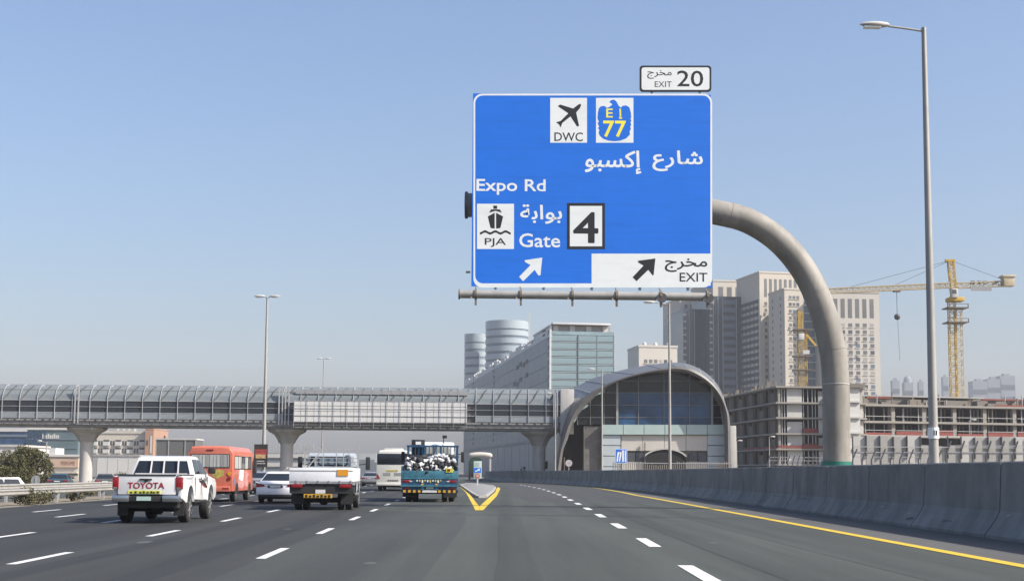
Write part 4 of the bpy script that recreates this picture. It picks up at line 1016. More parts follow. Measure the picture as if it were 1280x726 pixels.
# ------------------------------------------------------------------ distant towers
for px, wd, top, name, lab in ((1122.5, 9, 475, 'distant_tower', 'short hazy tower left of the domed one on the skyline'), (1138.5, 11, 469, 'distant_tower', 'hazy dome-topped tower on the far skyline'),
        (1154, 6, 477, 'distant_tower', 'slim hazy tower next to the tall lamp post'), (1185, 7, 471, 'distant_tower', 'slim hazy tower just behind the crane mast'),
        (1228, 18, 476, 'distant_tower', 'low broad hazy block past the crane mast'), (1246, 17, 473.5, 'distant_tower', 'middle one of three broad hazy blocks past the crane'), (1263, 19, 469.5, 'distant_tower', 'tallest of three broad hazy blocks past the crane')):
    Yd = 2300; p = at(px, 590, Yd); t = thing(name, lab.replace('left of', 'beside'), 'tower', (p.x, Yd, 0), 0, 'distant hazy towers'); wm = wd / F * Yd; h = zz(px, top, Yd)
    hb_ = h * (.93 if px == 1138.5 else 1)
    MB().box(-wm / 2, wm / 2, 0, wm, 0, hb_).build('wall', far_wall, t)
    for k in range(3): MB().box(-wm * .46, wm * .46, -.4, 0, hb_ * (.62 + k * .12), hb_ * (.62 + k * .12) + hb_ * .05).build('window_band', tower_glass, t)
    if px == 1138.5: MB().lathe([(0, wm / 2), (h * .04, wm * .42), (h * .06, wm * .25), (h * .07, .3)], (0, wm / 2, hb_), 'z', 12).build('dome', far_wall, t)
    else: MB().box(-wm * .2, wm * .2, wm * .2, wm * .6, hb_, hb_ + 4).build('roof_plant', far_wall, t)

# ------------------------------------------------------------------ buildings seen under the footbridge
def low_block(pxa, pxb, top, Y, name, label, mat, Dp=20, ang=0, cat='building'):
    a, b = xx(pxa, Y), xx(pxb, Y); t = thing(name, label, cat, (a, Y, 0), R(ang)); h = zz((pxa + pxb) / 2, top, Y)
    MB().box(0, b - a, 0, Dp, -1.1, h).build('wall', mat, t); return t, b - a, h
t, W_, h = low_block(-40, 32, 539, 520, 'glass_building', 'dark grey glazed building half hidden by the leafy tree', glass_blue, 40)
for k in range(7): piece('facade_band', glass_grey, t, 0, W_, -.3, 0, h - 2 - k * 3.6, h - 1.2 - k * 3.6)
MB().box(-.4, W_ + .3, -.4, 40, h, h + 1.2).build('parapet', white_wall, t)
t, W_, h = low_block(32, 96, 537, 500, 'glass_building', 'teal glazed building with small white rooftop lettering', M('teal_glass', (0.13, 0.195, 0.21), .12, var=.2, scale=.1), 40)
for k in range(6): piece('glass_band', glass_grey, t, .3, W_ - .3, -.25, 0, h - 3.6 - k * 3.2, h - 3.2 - k * 3.2)
for k in range(6): piece('facade_fin', glass_blue, t, .5 + k * 1.2, .9 + k * 1.2, -.4, 0, 0, h)
for k in range(9): piece('sign_letter', white_wall, t, 5.5 + k * .72, 6.0 + k * .72, -.35, -.2, h - 3.2, h - 1.9 + (k % 3 == 0) * .4)
MB().box(-.4, W_ + .4, -.4, 40, h, h + .8).build('parapet', white_wall, t)
t, W_, h = low_block(-40, 26, 558, 330, 'warehouse', 'low white warehouse behind the leafy tree', white_wall, 20)
MB().box(-.3, W_ + .3, -.3, 20, h, h + .5).build('parapet', conc_l, t); piece('window', window_m, t, W_ - 4, W_ - 2, -.1, 0, 2, 3.4); piece('door', grey_wall, t, W_ - 8, W_ - 6, -.1, 0, 0, 2.4)
t, W_, h = low_block(60, 98, 570.5, 300, 'shop_building', 'cream shop with red lettering beside the first bridge pier', cream_wall2, 18)
MB().box(-.3, W_ + .3, -.5, 18, h, h + .5).build('parapet', white_wall, t); piece('stair_tower', white_wall, t, 0, 1.4, .2, 6, h + .5, h + 1.9)
fz = h - 2.4; piece('fascia', M('shop_fascia', (0.62, 0.45, 0.33), .7, var=.1), t, .2, W_, -.45, 0, h - 2.3, h - .5)
text_mesh('PERFUME', 'lettering', M('faded_letter', (0.34, 0.15, 0.11), .7), 2.9, W_ - .7, h - 1.85, h - 1.0, -.48, t, .01)
piece('awning', cream_wall, t, 0, W_, -1.2, 0, h - 3.6, h - 3.2)
for k in range(4): piece('shop_window', window_m, t, .4 + k * 1.6, 1.8 + k * 1.6, -.1, 0, .4, h - 3.8)
t, W_, h = low_block(108, 173, 570, 300, 'warehouse', 'bright white warehouse wall in front of the cream hotel', white_wall, 24)
for k in range(5): piece('wall_panel', white_wall if k else grey_wall, t, .05 + k * W_ / 5, (k + 1) * W_ / 5 - .05, -.12, 0, 0, h - .4)
MB().box(-.2, W_ + .2, -.2, 24, h, h + .35).build('parapet', grey_wall, t)
t, W_, h = low_block(104, 180, 541.5, 520, 'hotel_building', 'cream hotel with three visible rows of pale balconies', cream_wall, 26)
MB().box(-.3, W_ + .3, -.3, 26, h, h + .9).build('parapet', cream_wall, t)
for r_ in range(5):
    for c in range(5):
        xq = .8 + c * 4.55; zq = h - 4.6 - r_ * 2.9
        piece('balcony', white_wall, t, xq + 1.9, xq + 4.2, -.6, 0, zq, zq + 1.4)
        piece('window', window_m, t, xq, xq + .7, -.06, .1, zq + .1, zq + 1.8); piece('window', window_m, t, xq + 1.0, xq + 1.7, -.06, .1, zq + .1, zq + 1.8)
        piece('window', window_m, t, xq + 2.0, xq + 4.1, -.06, .1, zq + 1.5, zq + 2.2)
for k in range(4): piece('roof_plant', grey_wall, t, 10 + k * 2.2, 11.2 + k * 2.2, 4, 7, h + .9, h + 2.0)
t, W_, h = low_block(180, 190.5, 536.5, 517, 'hotel_wing', 'terracotta end wing of the cream hotel', orange_wall, 22)
piece('white_strip', white_wall, t, W_ * .62, W_ * .8, -.15, 0, h - 9, h - 2.5); piece('parapet', orange_wall, t, -.1, W_ + .1, -.1, 22, h, h + .5); piece('window', window_m, t, .5, 1.2, -.1, 0, h - 6, h - 4)
t, W_, h = low_block(193.5, 244, 549.5, 260, 'billboard_structure', 'dark grey panelled box with pale frame above the pickup', M('box_grey', (0.155, 0.155, 0.15), .7, var=.08), 6)
for xq in (0, W_ * .31, W_ * .72, W_ - .15): piece('frame_post', grey_wall, t, xq, xq + .15, -.12, 0, 0, h)
piece('frame_top', conc_l, t, -.1, W_ + .1, -.15, 6.1, h, h + .3); piece('lamp', dark_steel, t, 1.5, 1.8, -.1, .2, h + .3, h + .75)
# pale car park structure behind the middle pier
t, W_, h = low_block(312, 470, 566, 340, 'car_park', 'pale multi-level car park with thin fins behind the flatbed truck', M('car_park_wall', (0.47, 0.48, 0.475), .85, var=.08, scale=.1), 30)
for k in range(3): piece('parapet_band', conc_l, t, 0, W_ * (.5 if k == 0 else 1), -.4, 0, h - 1.2 - k * 2.2, h - .3 - k * 2.2); piece('open_level', far_wall, t, .4, W_ - .4, -.1, 0, h - 2.2 - k * 2.2, h - 1.5 - k * 2.2)
for k in range(20): piece('roof_fin', grey_wall, t, .8 + k * .78, 1.0 + k * .78, -.2, .1, h, h + 2.3)
piece('long_wall', far_wall, t, W_ * .55, W_ * 1.2, -2, 0, 0, h - 2.2)

# ------------------------------------------------------------------ vehicles (local: +y forward, rear bumper at y = 0)
HD = math.atan(-SL)
def place(px, py_wheel, back, name, label, cat, group=None, rz=HD):
    p = gnd(px, py_wheel); return thing(name, label, cat, (p.x, p.y - back, 0), rz, group)
def arch(yc, r, zb, n=9):
    a0 = math.acos(min(1, 0.0)); o = []
    for k in range(n + 1):
        t = PI - PI * k / n; o.append((yc + r * math.cos(t), zb + r * 1.0 * math.sin(t)))
    return o
def wheel(par, x, y, r, wd, side, rim=rim_m, dual=False):
    """tyre with a rim set into its outer face; side +1 = right"""
    h = wd / 2
    wo = MB().lathe([(-h, r * .62), (-h, r * .90), (-h * .75, r * .98), (-h * .3, r), (h * .3, r), (h * .75, r * .98), (h, r * .90), (h, r * .62)], (x, y, r), 'x', 28).build('wheel', tyre_m, par, smooth=.5)
    s = side
    rm = MB().lathe([(s * h * .2, r * .1), (s * h * .55, r * .56), (s * h * .98, r * .60), (s * h * .98, r * .66), (s * h * .3, r * .66)], (x, y, r), 'x', 24).build('rim', rim, wo, smooth=.5)
    m = MB()
    for k in range(6):
        a = 2 * PI * k / 6 + .3; c_, s_ = math.cos(a), math.sin(a)
        m.bar((x + s * h * .85, y + c_ * r * .12, r + s_ * r * .12), (x + s * h * .88, y + c_ * r * .6, r + s_ * r * .6), r * .16, .03)
    m.lathe([(0, r * .02), (0, r * .17), (.02, r * .15), (.03, r * .02)] if s > 0 else [(0, r * .02), (0, r * .17), (-.02, r * .15), (-.03, r * .02)], (x + s * h * .85, y, r), 'x', 12)
    m.build('hub_spokes', rim, wo)
    return wo
def taper(w0, z0, w1, z1):
    def f(x, y, z):
        t = max(0, min(1, (z - z0) / (z1 - z0))); k = (w0 + (w1 - w0) * t) / w0
        return (x * k, y, z)
    return f
def side_pt(xside, y, z, w0, z0, w1, z1, out=.006):
    t = (z - z0) / (z1 - z0); return (xside * (w0 + (w1 - w0) * t + out), y, z)

# ---- white pickup
pk = place(195, 652.5, 1.05, 'pickup_truck', 'white double-cab pickup with red lettering across its tailgate', 'pickup truck')
hw_ = 0.915; wb = 3.05; ya = 1.15; yf = ya + wb
for s in (-1, 1):
    poly = [(0.10, .56)] + arch(ya, .45, .44) + [(1.72, .52), (1.72, 1.17), (0.10, 1.17)]
    MB().prism(poly, 'x', s * hw_, s * (hw_ - .10)).build('bed_side', car_white, pk, bevel=.025)
    fl_ = arch(ya, .46, .44); fo = arch(ya, .52, .44)
    MB().prism(fo + fl_[::-1], 'x', s * (hw_ + .035), s * (hw_ - .05)).build('wheel_flare', car_white, pk, bevel=.012)
    fl_ = arch(yf, .46, .44); fo = arch(yf, .52, .44)
    MB().prism(fo + fl_[::-1], 'x', s * (hw_ + .035), s * (hw_ - .05)).build('wheel_flare', car_white, pk, bevel=.012)
front = [(1.74, .50)] + arch(yf, .45, .44) + [(5.15, .50), (5.27, .62), (5.26, .92), (5.12, 1.06), (4.1, 1.17), (3.75, 1.20), (1.74, 1.18)]
MB().prism(front, 'x', -hw_, hw_, taper(hw_, .9, hw_ * .965, 1.2)).build('body', car_white, pk, bevel=.035)
MB().box(-hw_ + .1, hw_ - .1, .1, 1.75, .60, .68).build('bed_floor', black_pl, pk)
tg = MB().box(-hw_ + .13, hw_ - .13, .02, .10, .66, 1.18).build('tailgate', car_white, pk, bevel=.02)
MB().box(-hw_ + .15, hw_ - .15, .0, .05, 1.165, 1.20).build('tailgate_cap', black_pl, tg, bevel=.008)
for s in (-1, 1): MB().box(min(s * hw_, s * (hw_ - .1)), max(s * hw_, s * (hw_ - .1)), .1, 1.72, 1.165, 1.195).build('bed_rail_cap', black_pl, pk, bevel=.008)
for s in (-1, 1): MB().box(s * (hw_ - .128) - .006, s * (hw_ - .128) + .006, .012, .06, .66, 1.17).build('tailgate_gap', black_pl, tg)
MB().box(-.20, .12, -.008, .03, 1.045, 1.085).build('tailgate_handle', black_pl, tg)
text_mesh('TOYOTA', 'lettering', red_paint, -.52, .46, .815, .985, .012, tg, .03)
MB().lathe([(0, .035), (0, .05), (.012, .05), (.012, .035)], (-.035, .0, 1.035), 'y', 12).build('emblem', black_pl, tg)
MB().box(-.50, .36, -.004, .02, .685, .765).build('reflective_strip', yellow_tape, tg)
for k, xq in enumerate((-.44, -.32, -.19, -.10, .0, .10, .17, .27)):
    MB().box(xq, xq + .05, -.012, -.003, .70, .735 + .015 * (k % 2)).build('strip_mark', sign_black, tg)
for s in (-1, 1):
    a, b = sorted((s * (hw_ + .012), s * (hw_ - .155)))
    tl = MB().box(a, b, .0, .22, .80, 1.13).build('tail_lamp', red_lamp, pk, bevel=.02)
    MB().box(a + .03, b - .03, -.008, .03, .80, .86).build('reverse_lamp', chrome, tl)
    # bumper wing
    a, b = sorted((s * .44, s * (hw_ - .02)))
    MB().box(a, b, -.16, .25, .46, .64).build('bumper_wing', chrome, pk, bevel=.035)
    a, b = sorted((s * (hw_ - .30), s * (hw_ - .02)))
    MB().box(a, b, ya - .62, ya - .59, .20, .55).build('mud_flap', black_pl, pk)
    wheel(pk, s * (hw_ - .12), ya, .40, .26, s); wheel(pk, s * (hw_ - .12), yf, .40, .26, s)
    MB().box(*sorted((s * (hw_ - .06), s * (hw_ + .03))), 1.85, 3.6, .40, .47).build('side_step', black_pl, pk, bevel=.02)
MB().box(-.44, .44, -.12, .2, .47, .62).build('bumper_step', black_pl, pk, bevel=.02)
MB().box(-.24, .14, -.135, -.115, .50, .61).build('number_plate', plate_m, pk)
MB().box(-.80, .80, .12, 4.6, .30, .58).build('chassis', black_pl, pk)
MB().tube([(-.6, ya, .385), (.6, ya, .385)], .09, 10).build('rear_axle', black_pl, pk); MB().lathe([(-.2, .05), (-.1, .17), (.1, .17), (.2, .05)], (0.05, ya, .385), 'x', 12).build('differential', black_pl, pk)
MB().lathe([(-.1, .2), (-.1, .35), (.1, .35), (.1, .2)], (.05, .75, .48), 'z', 16).build('spare_wheel', tyre_m, pk)
# cabin
cw0, cz0, cw1, cz1 = hw_ - .03, 1.17, .70, 1.80
cab = [(1.76, 1.17), (1.92, 1.66), (2.06, 1.765), (2.35, 1.81), (3.05, 1.80), (3.25, 1.76), (4.12, 1.17)]
cb = MB().prism(cab, 'x', -cw0, cw0, taper(cw0, cz0, cw1, cz1)).build('cabin', car_white, pk, bevel=.045)
def tp(y, z, x, out=.008):
    k = (cw0 + (cw1 - cw0) * (z - cz0) / (cz1 - cz0)); return k
def rear_q(xa, xb, za, zb_, out):
    def yy(z): return 1.76 + (z - 1.17) / (1.66 - 1.17) * .16 - out
    ka, kb = tp(0, za, 0), tp(0, zb_, 0)
    return [(xa * ka, yy(za), za), (xb * ka, yy(za), za), (xb * kb, yy(zb_), zb_), (xa * kb, yy(zb_), zb_)]
MB().quad(*rear_q(-.90, .90, 1.22, 1.645, .012)).build('rear_window', glass_dark, cb)
for xq in (-.31, .05, .46):
    MB().bar((xq, 1.70, 1.18), (xq * .96, 1.86, 1.70), .035).build('guard_bar', white_steel, pk)
MB().bar((-.72, 1.70, 1.22), (.72, 1.70, 1.22), .04).build('guard_bar', white_steel, pk)
for s in (-1, 1):
    sp_ = lambda y, z: side_pt(s, y, z, cw0, cz0, cw1, cz1, .012)
    MB().poly([sp_(2.05, 1.22), sp_(2.80, 1.22), sp_(2.80, 1.70), sp_(2.22, 1.70)]).build('side_window', glass_dark, cb)
    MB().poly([sp_(2.88, 1.22), sp_(3.85, 1.22), sp_(3.30, 1.68), sp_(2.88, 1.70)]).build('side_window', glass_dark, cb)
    for yq in (1.95, 2.84, 3.78): MB().box(*sorted((s * (hw_ + .002), s * (hw_ - .02))), yq, yq + .012, .60, 1.12).build('door_seam', black_pl, pk)
    for yq in (2.55, 3.45): MB().box(*sorted((s * (hw_ + .03), s * (hw_ - .02))), yq, yq + .2, 1.02, 1.06).build('door_handle', chrome, pk)
    MB().prism([(3.45, 1.22), (3.62, 1.22), (3.62, 1.40), (3.45, 1.40)], 'x', s * (hw_ + .06), s * (hw_ + .26)).build('mirror', black_pl, pk, bevel=.03)
    xs_ = s * (hw_ + .004)
    for pts, mt in (([(2.4, 1.10), (3.2, 1.04), (3.75, .84), (3.6, .80), (3.1, .92), (2.7, .98)], black_pl), ([(2.9, .93), (3.5, .80), (3.7, .82), (3.2, .95)], red_paint), ([(3.15, 1.12), (3.9, 1.05), (3.5, 1.0)], silver), ([(.35, 1.10), (1.2, 1.06), (1.6, 1.12), (1.2, 1.10)], silver)):
        MB().poly([(xs_, y, z) for y, z in pts]).build('side_decal', mt, pk)
MB().quad((-.62, 3.27, 1.745), (.62, 3.27, 1.745), (.82, 4.10, 1.20), (-.82, 4.10, 1.20)).build('windscreen', glass_dark, cb)

for ch in pk.children:                # ride height: everything above the axles sits a little higher
    nm = ch.name.split('.')[0]
    if nm == 'cabin': ch.scale.z = .86; ch.location.z = 1.17 * .14 + .12
    elif nm == 'guard_bar': ch.scale.z = .86; ch.location.z = 1.17 * .14 + .12
    elif nm not in ('wheel', 'rear_axle', 'differential', 'mud_flap'): ch.location.z = .12

# ---- coral minibus
def shell_box(W, L, z0, z1, zr, rw, bev):
    """bus body: vertical sides to zr, curving in to rw at the roof"""
    sec = [(-W, z0), (-W, zr), (-W * .985, zr + (z1 - zr) * .45), (-rw, z1 - .03), (-rw * .6, z1), (rw * .6, z1), (rw, z1 - .03), (W * .985, zr + (z1 - zr) * .45), (W, zr), (W, z0)]
    rr = []
    for y, k, dz in ((0.0, .985, -.10), (.10, 1, -.02), (.5, 1, 0), (L - .6, 1, 0), (L - .15, .99, -.06), (L, .95, -.25)):
        rr.append([(x * k, y, z + (dz if z > zr else 0)) for x, z in sec])
    return MB().loft(rr)
mb = place(269, 626.5, 1.3, 'minibus', 'coral red minibus with pale curtains in its windows', 'bus')
W = 1.03
bd = shell_box(W, 6.3, .50, 2.58, 2.15, .86, .1).build('body', coral, mb, bevel=.05)
MB().box(-W + .13, W - .13, -.018, .05, 1.56, 2.20).build('rear_window_frame', black_pl, bd, bevel=.02)
MB().box(-W + .17, W - .17, -.03, .0, 1.60, 2.16).build('rear_window', curtain, bd)
for k in range(11):
    xq = -.84 + k * .165; MB().box(xq, xq + .028, -.04, -.02, 1.62, 2.14).build('curtain_fold', grey_wall, bd)
MB().box(-.16, .14, -.03, .02, 2.36, 2.41).build('roof_lamp', red_lamp, bd)
MB().box(-.95, .95, -.12, .2, .48, .72).build('rear_bumper', coral, mb, bevel=.05); MB().box(-.9, .9, .0, 6, .36, .5).build('chassis', black_pl, mb)
MB().box(-.25, .2, -.135, -.12, .52, .64).build('number_plate', plate_m, mb)
for s in (-1, 1):
    for z, mt in ((1.30, orange_lamp), (1.08, red_lamp)): MB().lathe([(-.03, .01), (-.03, .085), (.02, .085)], (s * (W - .14), 0, z), 'y', 14).build('tail_lamp', mt, bd)
    MB().box(*sorted((s * .60, s * .9)), -.13, -.11, .60, .66).build('reflector', red_lamp, mb)
    wheel(mb, s * (W - .15), 1.3, .385, .24, s); wheel(mb, s * (W - .15), 5.1, .385, .24, s)
    for yc in (1.3, 5.1):
        MB().prism(arch(yc, .47, .42), 'x', s * (W + .008), s * (W - .25)).build('wheel_arch', black_pl, mb)
    for k in range(5):
        ya_ = .5 + k * 1.0
        MB().box(*sorted((s * (W + .010), s * (W - .03))), ya_, ya_ + .94, 1.50, 2.13).build('window_frame', black_pl, bd)
        wd_ = MB().box(*sorted((s * (W + .016), s * (W - .03))), ya_ + .05, ya_ + .89, 1.54, 2.09).build('side_window', (curtain if k not in (2, 4) else glass_dark), bd)
        for j in range(3): MB().box(*sorted((s * (W + .022), s * W)), ya_ + .2 + j * .25, ya_ + .23 + j * .25, 1.56, 2.07).build('curtain_fold', grey_wall, bd)
    MB().prism([(5.75, 1.3), (6.05, 1.3), (6.05, 1.95), (5.75, 1.95)], 'x', s * (W + .05), s * (W + .2)).build('mirror', black_pl, mb, bevel=.03)
    x_ = s * (W + .006)
    for y0_, y1_, z0_, z1_, mt, d_ in ((1.9, 3.05, .95, 1.48, sign_white, .006), (1.55, 3.4, .6, 1.46, ad_pink, 0), (.35, .75, .75, 1.1, ad_blue, .004), (3.5, 4.5, .65, 1.4, ad_pink, .002)):
        MB().poly([(x_ + s * d_, y0_, z0_ + .1), (x_ + s * d_, y0_ + (y1_ - y0_) * .7, z0_), (x_ + s * d_, y1_, z0_ + .12), (x_ + s * d_, y1_, z1_), (x_ + s * d_, y0_ + .1, z1_)]).build('advert_print', mt, bd)
    MB().box(*sorted((s * (W + .016), s * W)), 2.2, 2.8, 1.15, 1.3).build('advert_print', ice, bd)
MB().poly([(.1, -.006, 1.2), (.35, -.006, 1.08), (.62, -.006, 1.22), (.66, -.006, 1.40), (.42, -.006, 1.5), (.2, -.006, 1.42)]).build('advert_print', ad_green, bd)
MB().poly([(-.7, -.006, 1.2), (0, -.006, 1.0), (.1, -.006, 1.1), (-.5, -.006, 1.36)]).build('advert_print', ad_pink, bd)

# ---- saloon cars
def saloon(t, paint, L=4.75, hwid=.89, detail=True):
    ya, yf = 1.0, 3.75
    low = [(0.04, .38)] + arch(ya, .36, .34) + arch(yf, .36, .34) + [(L - .05, .36), (L, .55), (L - .15, .72), (3.5, .93), (.9, .99), (.25, .98), (.03, .86), (0, .6)]
    b = MB().prism(low, 'x', -hwid, hwid, taper(hwid, .6, hwid * .93, 1.0)).build('body', paint, t, bevel=.05)
    cbn = [(.62, .95), (1.25, 1.30), (1.6, 1.40), (2.3, 1.42), (2.75, 1.36), (3.65, .92)]
    c0, c1 = hwid * .92, .58
    c = MB().prism(cbn, 'x', -c0, c0, taper(c0, .95, c1, 1.42)).build('cabin', paint, t, bevel=.04)
    k = lambda z: (c0 + (c1 - c0) * (z - .95) / .47)
    yr = lambda z: .62 + (z - .95) / .35 * .63
    MB().quad((-k(1.0) * .93, yr(1.0) - .015, 1.0 + .012), (k(1.0) * .93, yr(1.0) - .015, 1.0 + .012), (k(1.3) * .9, yr(1.3) - .015, 1.3 + .02), (-k(1.3) * .9, yr(1.3) - .015, 1.3 + .02)).build('rear_window', glass_dark, c)
    MB().quad((-k(1.36) * .9, 2.80, 1.36), (k(1.36) * .9, 2.80, 1.36), (k(1.0) * .93, 3.53, 1.0), (-k(1.0) * .93, 3.53, 1.0)).build('windscreen', glass_dark, c)
    for s in (-1, 1):
        q = lambda y, z: (s * (k(z) + .012), y, z)
        MB().poly([q(1.05, 1.0), q(3.3, 1.0), q(2.72, 1.32), q(1.55, 1.35)]).build('side_window', glass_dark, c)
        tlm = MB().poly([(s * (hwid - .02), -.006, .90), (s * (hwid - .02), -.006, .72), (s * (hwid - .42), -.006, .76), (s * (hwid - .36), -.006, .84)]) if detail else MB().box(*sorted((s * .5, s * .86)), -.02, .05, .74, .86)
        tlm.build('tail_lamp', red_lamp, b)
        wheel(t, s * (hwid - .12), ya, .325, .22, s); wheel(t, s * (hwid - .12), yf, .325, .22, s)
        MB().prism([(3.0, .95), (3.16, .95), (3.16, 1.08), (3.0, 1.08)], 'x', s * (hwid - .02), s * (hwid + .16)).build('mirror', paint, t, bevel=.03)
    MB().box(-.36, .30, -.02, .03, .70, .80).build('plate_recess', black_pl, b); MB().box(-.27, .21, -.03, .0, .715, .79).build('number_plate', plate_w, b)
    MB().box(-hwid * .9, hwid * .9, -.012, .03, .865, .88).build('trunk_seam', grey_wall, b)
    MB().box(-hwid * .86, hwid * .86, .0, .25, .28, .40).build('lower_valance', black_pl, t, bevel=.02); MB().box(-.75, .75, .2, 4.4, .2, .36).build('underbody', black_pl, t)
    MB().box(-.25, .25, -.006, .03, .835, .85).build('chrome_strip', chrome, b)
    return t
saloon(place(348, 628.5, .75, 'saloon_car', 'white saloon car partly hidden behind the flatbed truck', 'car'), truck_white)
saloon(place(327, 617, .75, 'saloon_car', 'pale car just ahead of the minibus below the banner', 'car'), silver, detail=False)
saloon(place(463, 607, .75, 'saloon_car', 'silver car far ahead between the flatbed truck and coach', 'car'), silver, detail=False)
saloon(place(477, 604, .75, 'saloon_car', 'distant white car showing just beside the coach', 'car'), car_white, detail=False)
def across(px, py, name, label, paint, Y, rz):
    p = at(px, 590, Y); return saloon(thing(name, label, 'car', (p.x, Y, 0), rz, 'cars on the road across the median'), paint, detail=False)
across(72, 606, 'saloon_car', 'dark teal car beyond the guardrails before the shop', teal_car, 118, .2)
across(132, 606, 'saloon_car', 'dark grey car beyond the guardrails beside the first pier', dark_steel, 120, .3)

# white off-roader at the frame edge
suv = thing('off_roader', 'white off-road car beyond the guardrails below the tree', 'car', (at(-30, 590, 112).x, 114, 0), -.95)
low = [(0, .5)] + arch(.9, .42, .4) + arch(3.4, .42, .4) + [(4.3, .5), (4.35, .9), (4.2, 1.08), (3.2, 1.12), (0, 1.1)]
b = MB().prism(low, 'x', -.9, .9).build('body', car_white, suv, bevel=.05)
c = MB().prism([(.02, 1.1), (.12, 1.78), (2.6, 1.78), (3.15, 1.12)], 'x', -.84, .84, taper(.84, 1.1, .72, 1.8)).build('cabin', car_white, suv, bevel=.05)
for s in (-1, 1):
    q = lambda y, z: (s * (.84 - (z - 1.1) / .7 * .12 + .01), y, z)
    for a_, b_ in ((.3, 1.2), (1.35, 2.5)): MB().poly([q(a_, 1.2), q(b_ + .2, 1.2), q(b_, 1.65), q(a_, 1.65)]).build('side_window', glass_dark, c)
    for yq in (.9, 3.4): wheel(suv, s * .78, yq, .39, .24, s)
MB().lathe([(-.12, .1), (-.12, .36), (.0, .36)], (0, -.08, 1.0), 'y', 16).build('spare_wheel', car_white, suv)

# ---- white flatbed truck
ft = place(406, 636.5, 1.2, 'flatbed_truck', 'white flatbed truck with empty bed and grey headboard rack', 'truck')
W = 1.17
MB().box(-W, W, .0, .05, 1.06, 1.56).build('tailboard', truck_white, ft, bevel=.012)
for s in (-1, 1): MB().box(*sorted((s * W, s * (W - .05))), .06, 3.6, 1.06, 1.56).build('side_board', truck_white, ft, bevel=.012)
MB().box(-W, W, .0, 3.7, .98, 1.06).build('bed_floor', silver, ft)
for k in range(6): MB().box(-W + .25 + k * .40, -W + .29 + k * .40, -.02, .02, .98, 1.10).build('hinge', silver, ft)
MB().box(-W - .004, W + .004, -.012, .06, 1.44, 1.47).build('board_seam', grey_wall, ft)
MB().box(.60, 1.0, -.025, .01, 1.27, 1.50).build('reflector_plate', orange_lamp, ft)
MB().box(-1.0, 1.0, .1, 4.8, .62, .9).build('chassis', black_pl, ft)
MB().box(-W + .02, W - .02, .05, .12, .62, .97).build('rear_underrun', black_pl, ft)
for s in (-1, 1): MB().box(*sorted((s * .68, s * 1.10)), -.02, .08, .83, .96).build('tail_lamp', red_lamp, ft, bevel=.015)
MB().box(-.62, .42, .0, .06, .46, .60).build('reflective_strip', amber_tape, ft)
for k in range(7): MB().box(-.56 + k * .14, -.48 + k * .14, -.012, .01, .48, .575 - .02 * (k % 2)).build('strip_mark', sign_black, ft)
MB().box(-.20, .16, .02, .06, .62, .76).build('number_plate', plate_w, ft)
for s in (-1, 1):
    wheel(ft, s * (W - .22), 1.2, .36, .24, s, silver); wheel(ft, s * (W - .52), 1.2, .36, .22, s, silver); wheel(ft, s * (W - .20), 4.3, .36, .22, s, silver)
    MB().box(*sorted((s * (W - .48), s * (W - .02))), .62, .65, .22, .80).build('mud_flap', black_pl, ft)
    for yq in (2.0, 3.2): MB().box(*sorted((s * (W - .02), s * (W - .06))), yq, yq + .08, .55, .98).build('side_guard_post', black_pl, ft)
    MB().box(*sorted((s * (W - .01), s * (W - .05))), 1.75, 3.5, .55, .63).build('side_guard', silver, ft)
    MB().bar((s * 1.0, 5.0, 1.7), (s * 1.36, 5.05, 1.75), .04).build('mirror_arm', black_pl, ft)
    MB().prism([(4.98, 1.50), (5.06, 1.50), (5.06, 2.02), (4.98, 2.02)], 'x', s * 1.28, s * 1.46).build('mirror', black_pl, ft, bevel=.03)
MB().tube([(-.95, 1.2, .36), (.95, 1.2, .36)], .1, 10).build('rear_axle', black_pl, ft); MB().lathe([(-.2, .05), (-.1, .18), (.1, .18), (.2, .05)], (0, 1.2, .36), 'x', 12).build('differential', black_pl, ft)
cabp = [(3.8, .75), (3.82, 2.05), (3.95, 2.16), (4.9, 2.16), (5.2, 2.05), (5.5, 1.3), (5.5, .55), (3.8, .55)]
cbt = MB().prism(cabp, 'x', -1.02, 1.02, taper(1.02, 1.3, .90, 2.2)).build('cab', cab_blue, ft, bevel=.06)
rw_ = rrect(-.52, 1.66, .66, 2.0, .1); MB().poly([(x, 3.79, z) for x, z in rw_]).build('cab_window_seal', black_pl, cbt)
MB().poly([(x, 3.78, z) for x, z in rrect(-.47, 1.70, .60, 1.96, .07)]).build('cab_window', glass_grey, cbt)
MB().poly([(x, 3.785, z) for x, z in [(-.86, 1.62), (-.66, 1.62), (-.66, 2.02), (-.80, 2.02)]]).build('cab_quarter_window', glass_dark, cbt)
rk = galv
for xq in (-1.02, 1.08): MB().box(xq - .03, xq + .03, 3.62, 3.68, 1.06, 2.50).build('headboard_post', rk, ft)
MB().box(-1.02, 1.08, 3.62, 3.68, 2.28, 2.33).build('headboard_rail', rk, ft); MB().box(-1.1, 1.1, 3.60, 3.65, 1.06, 1.62).build('headboard', cab_blue, ft)
for xq in (-.3, .22, .5): MB().box(xq - .015, xq + .015, 3.62, 3.66, 1.6, 2.3).build('headboard_bar', rk, ft)
for zq in (1.80, 1.95): MB().box(-1.0, 1.06, 3.62, 3.66, zq - .012, zq + .012).build('headboard_bar', rk, ft)
MB().bar((-.95, 3.58, 1.5), (-.35, 3.6, 2.28), .04).build('headboard_brace', rk, ft)
MB().bar((.6, 3.6, 2.28), (1.05, 3.58, 1.6), .03).build('headboard_brace', rk, ft)

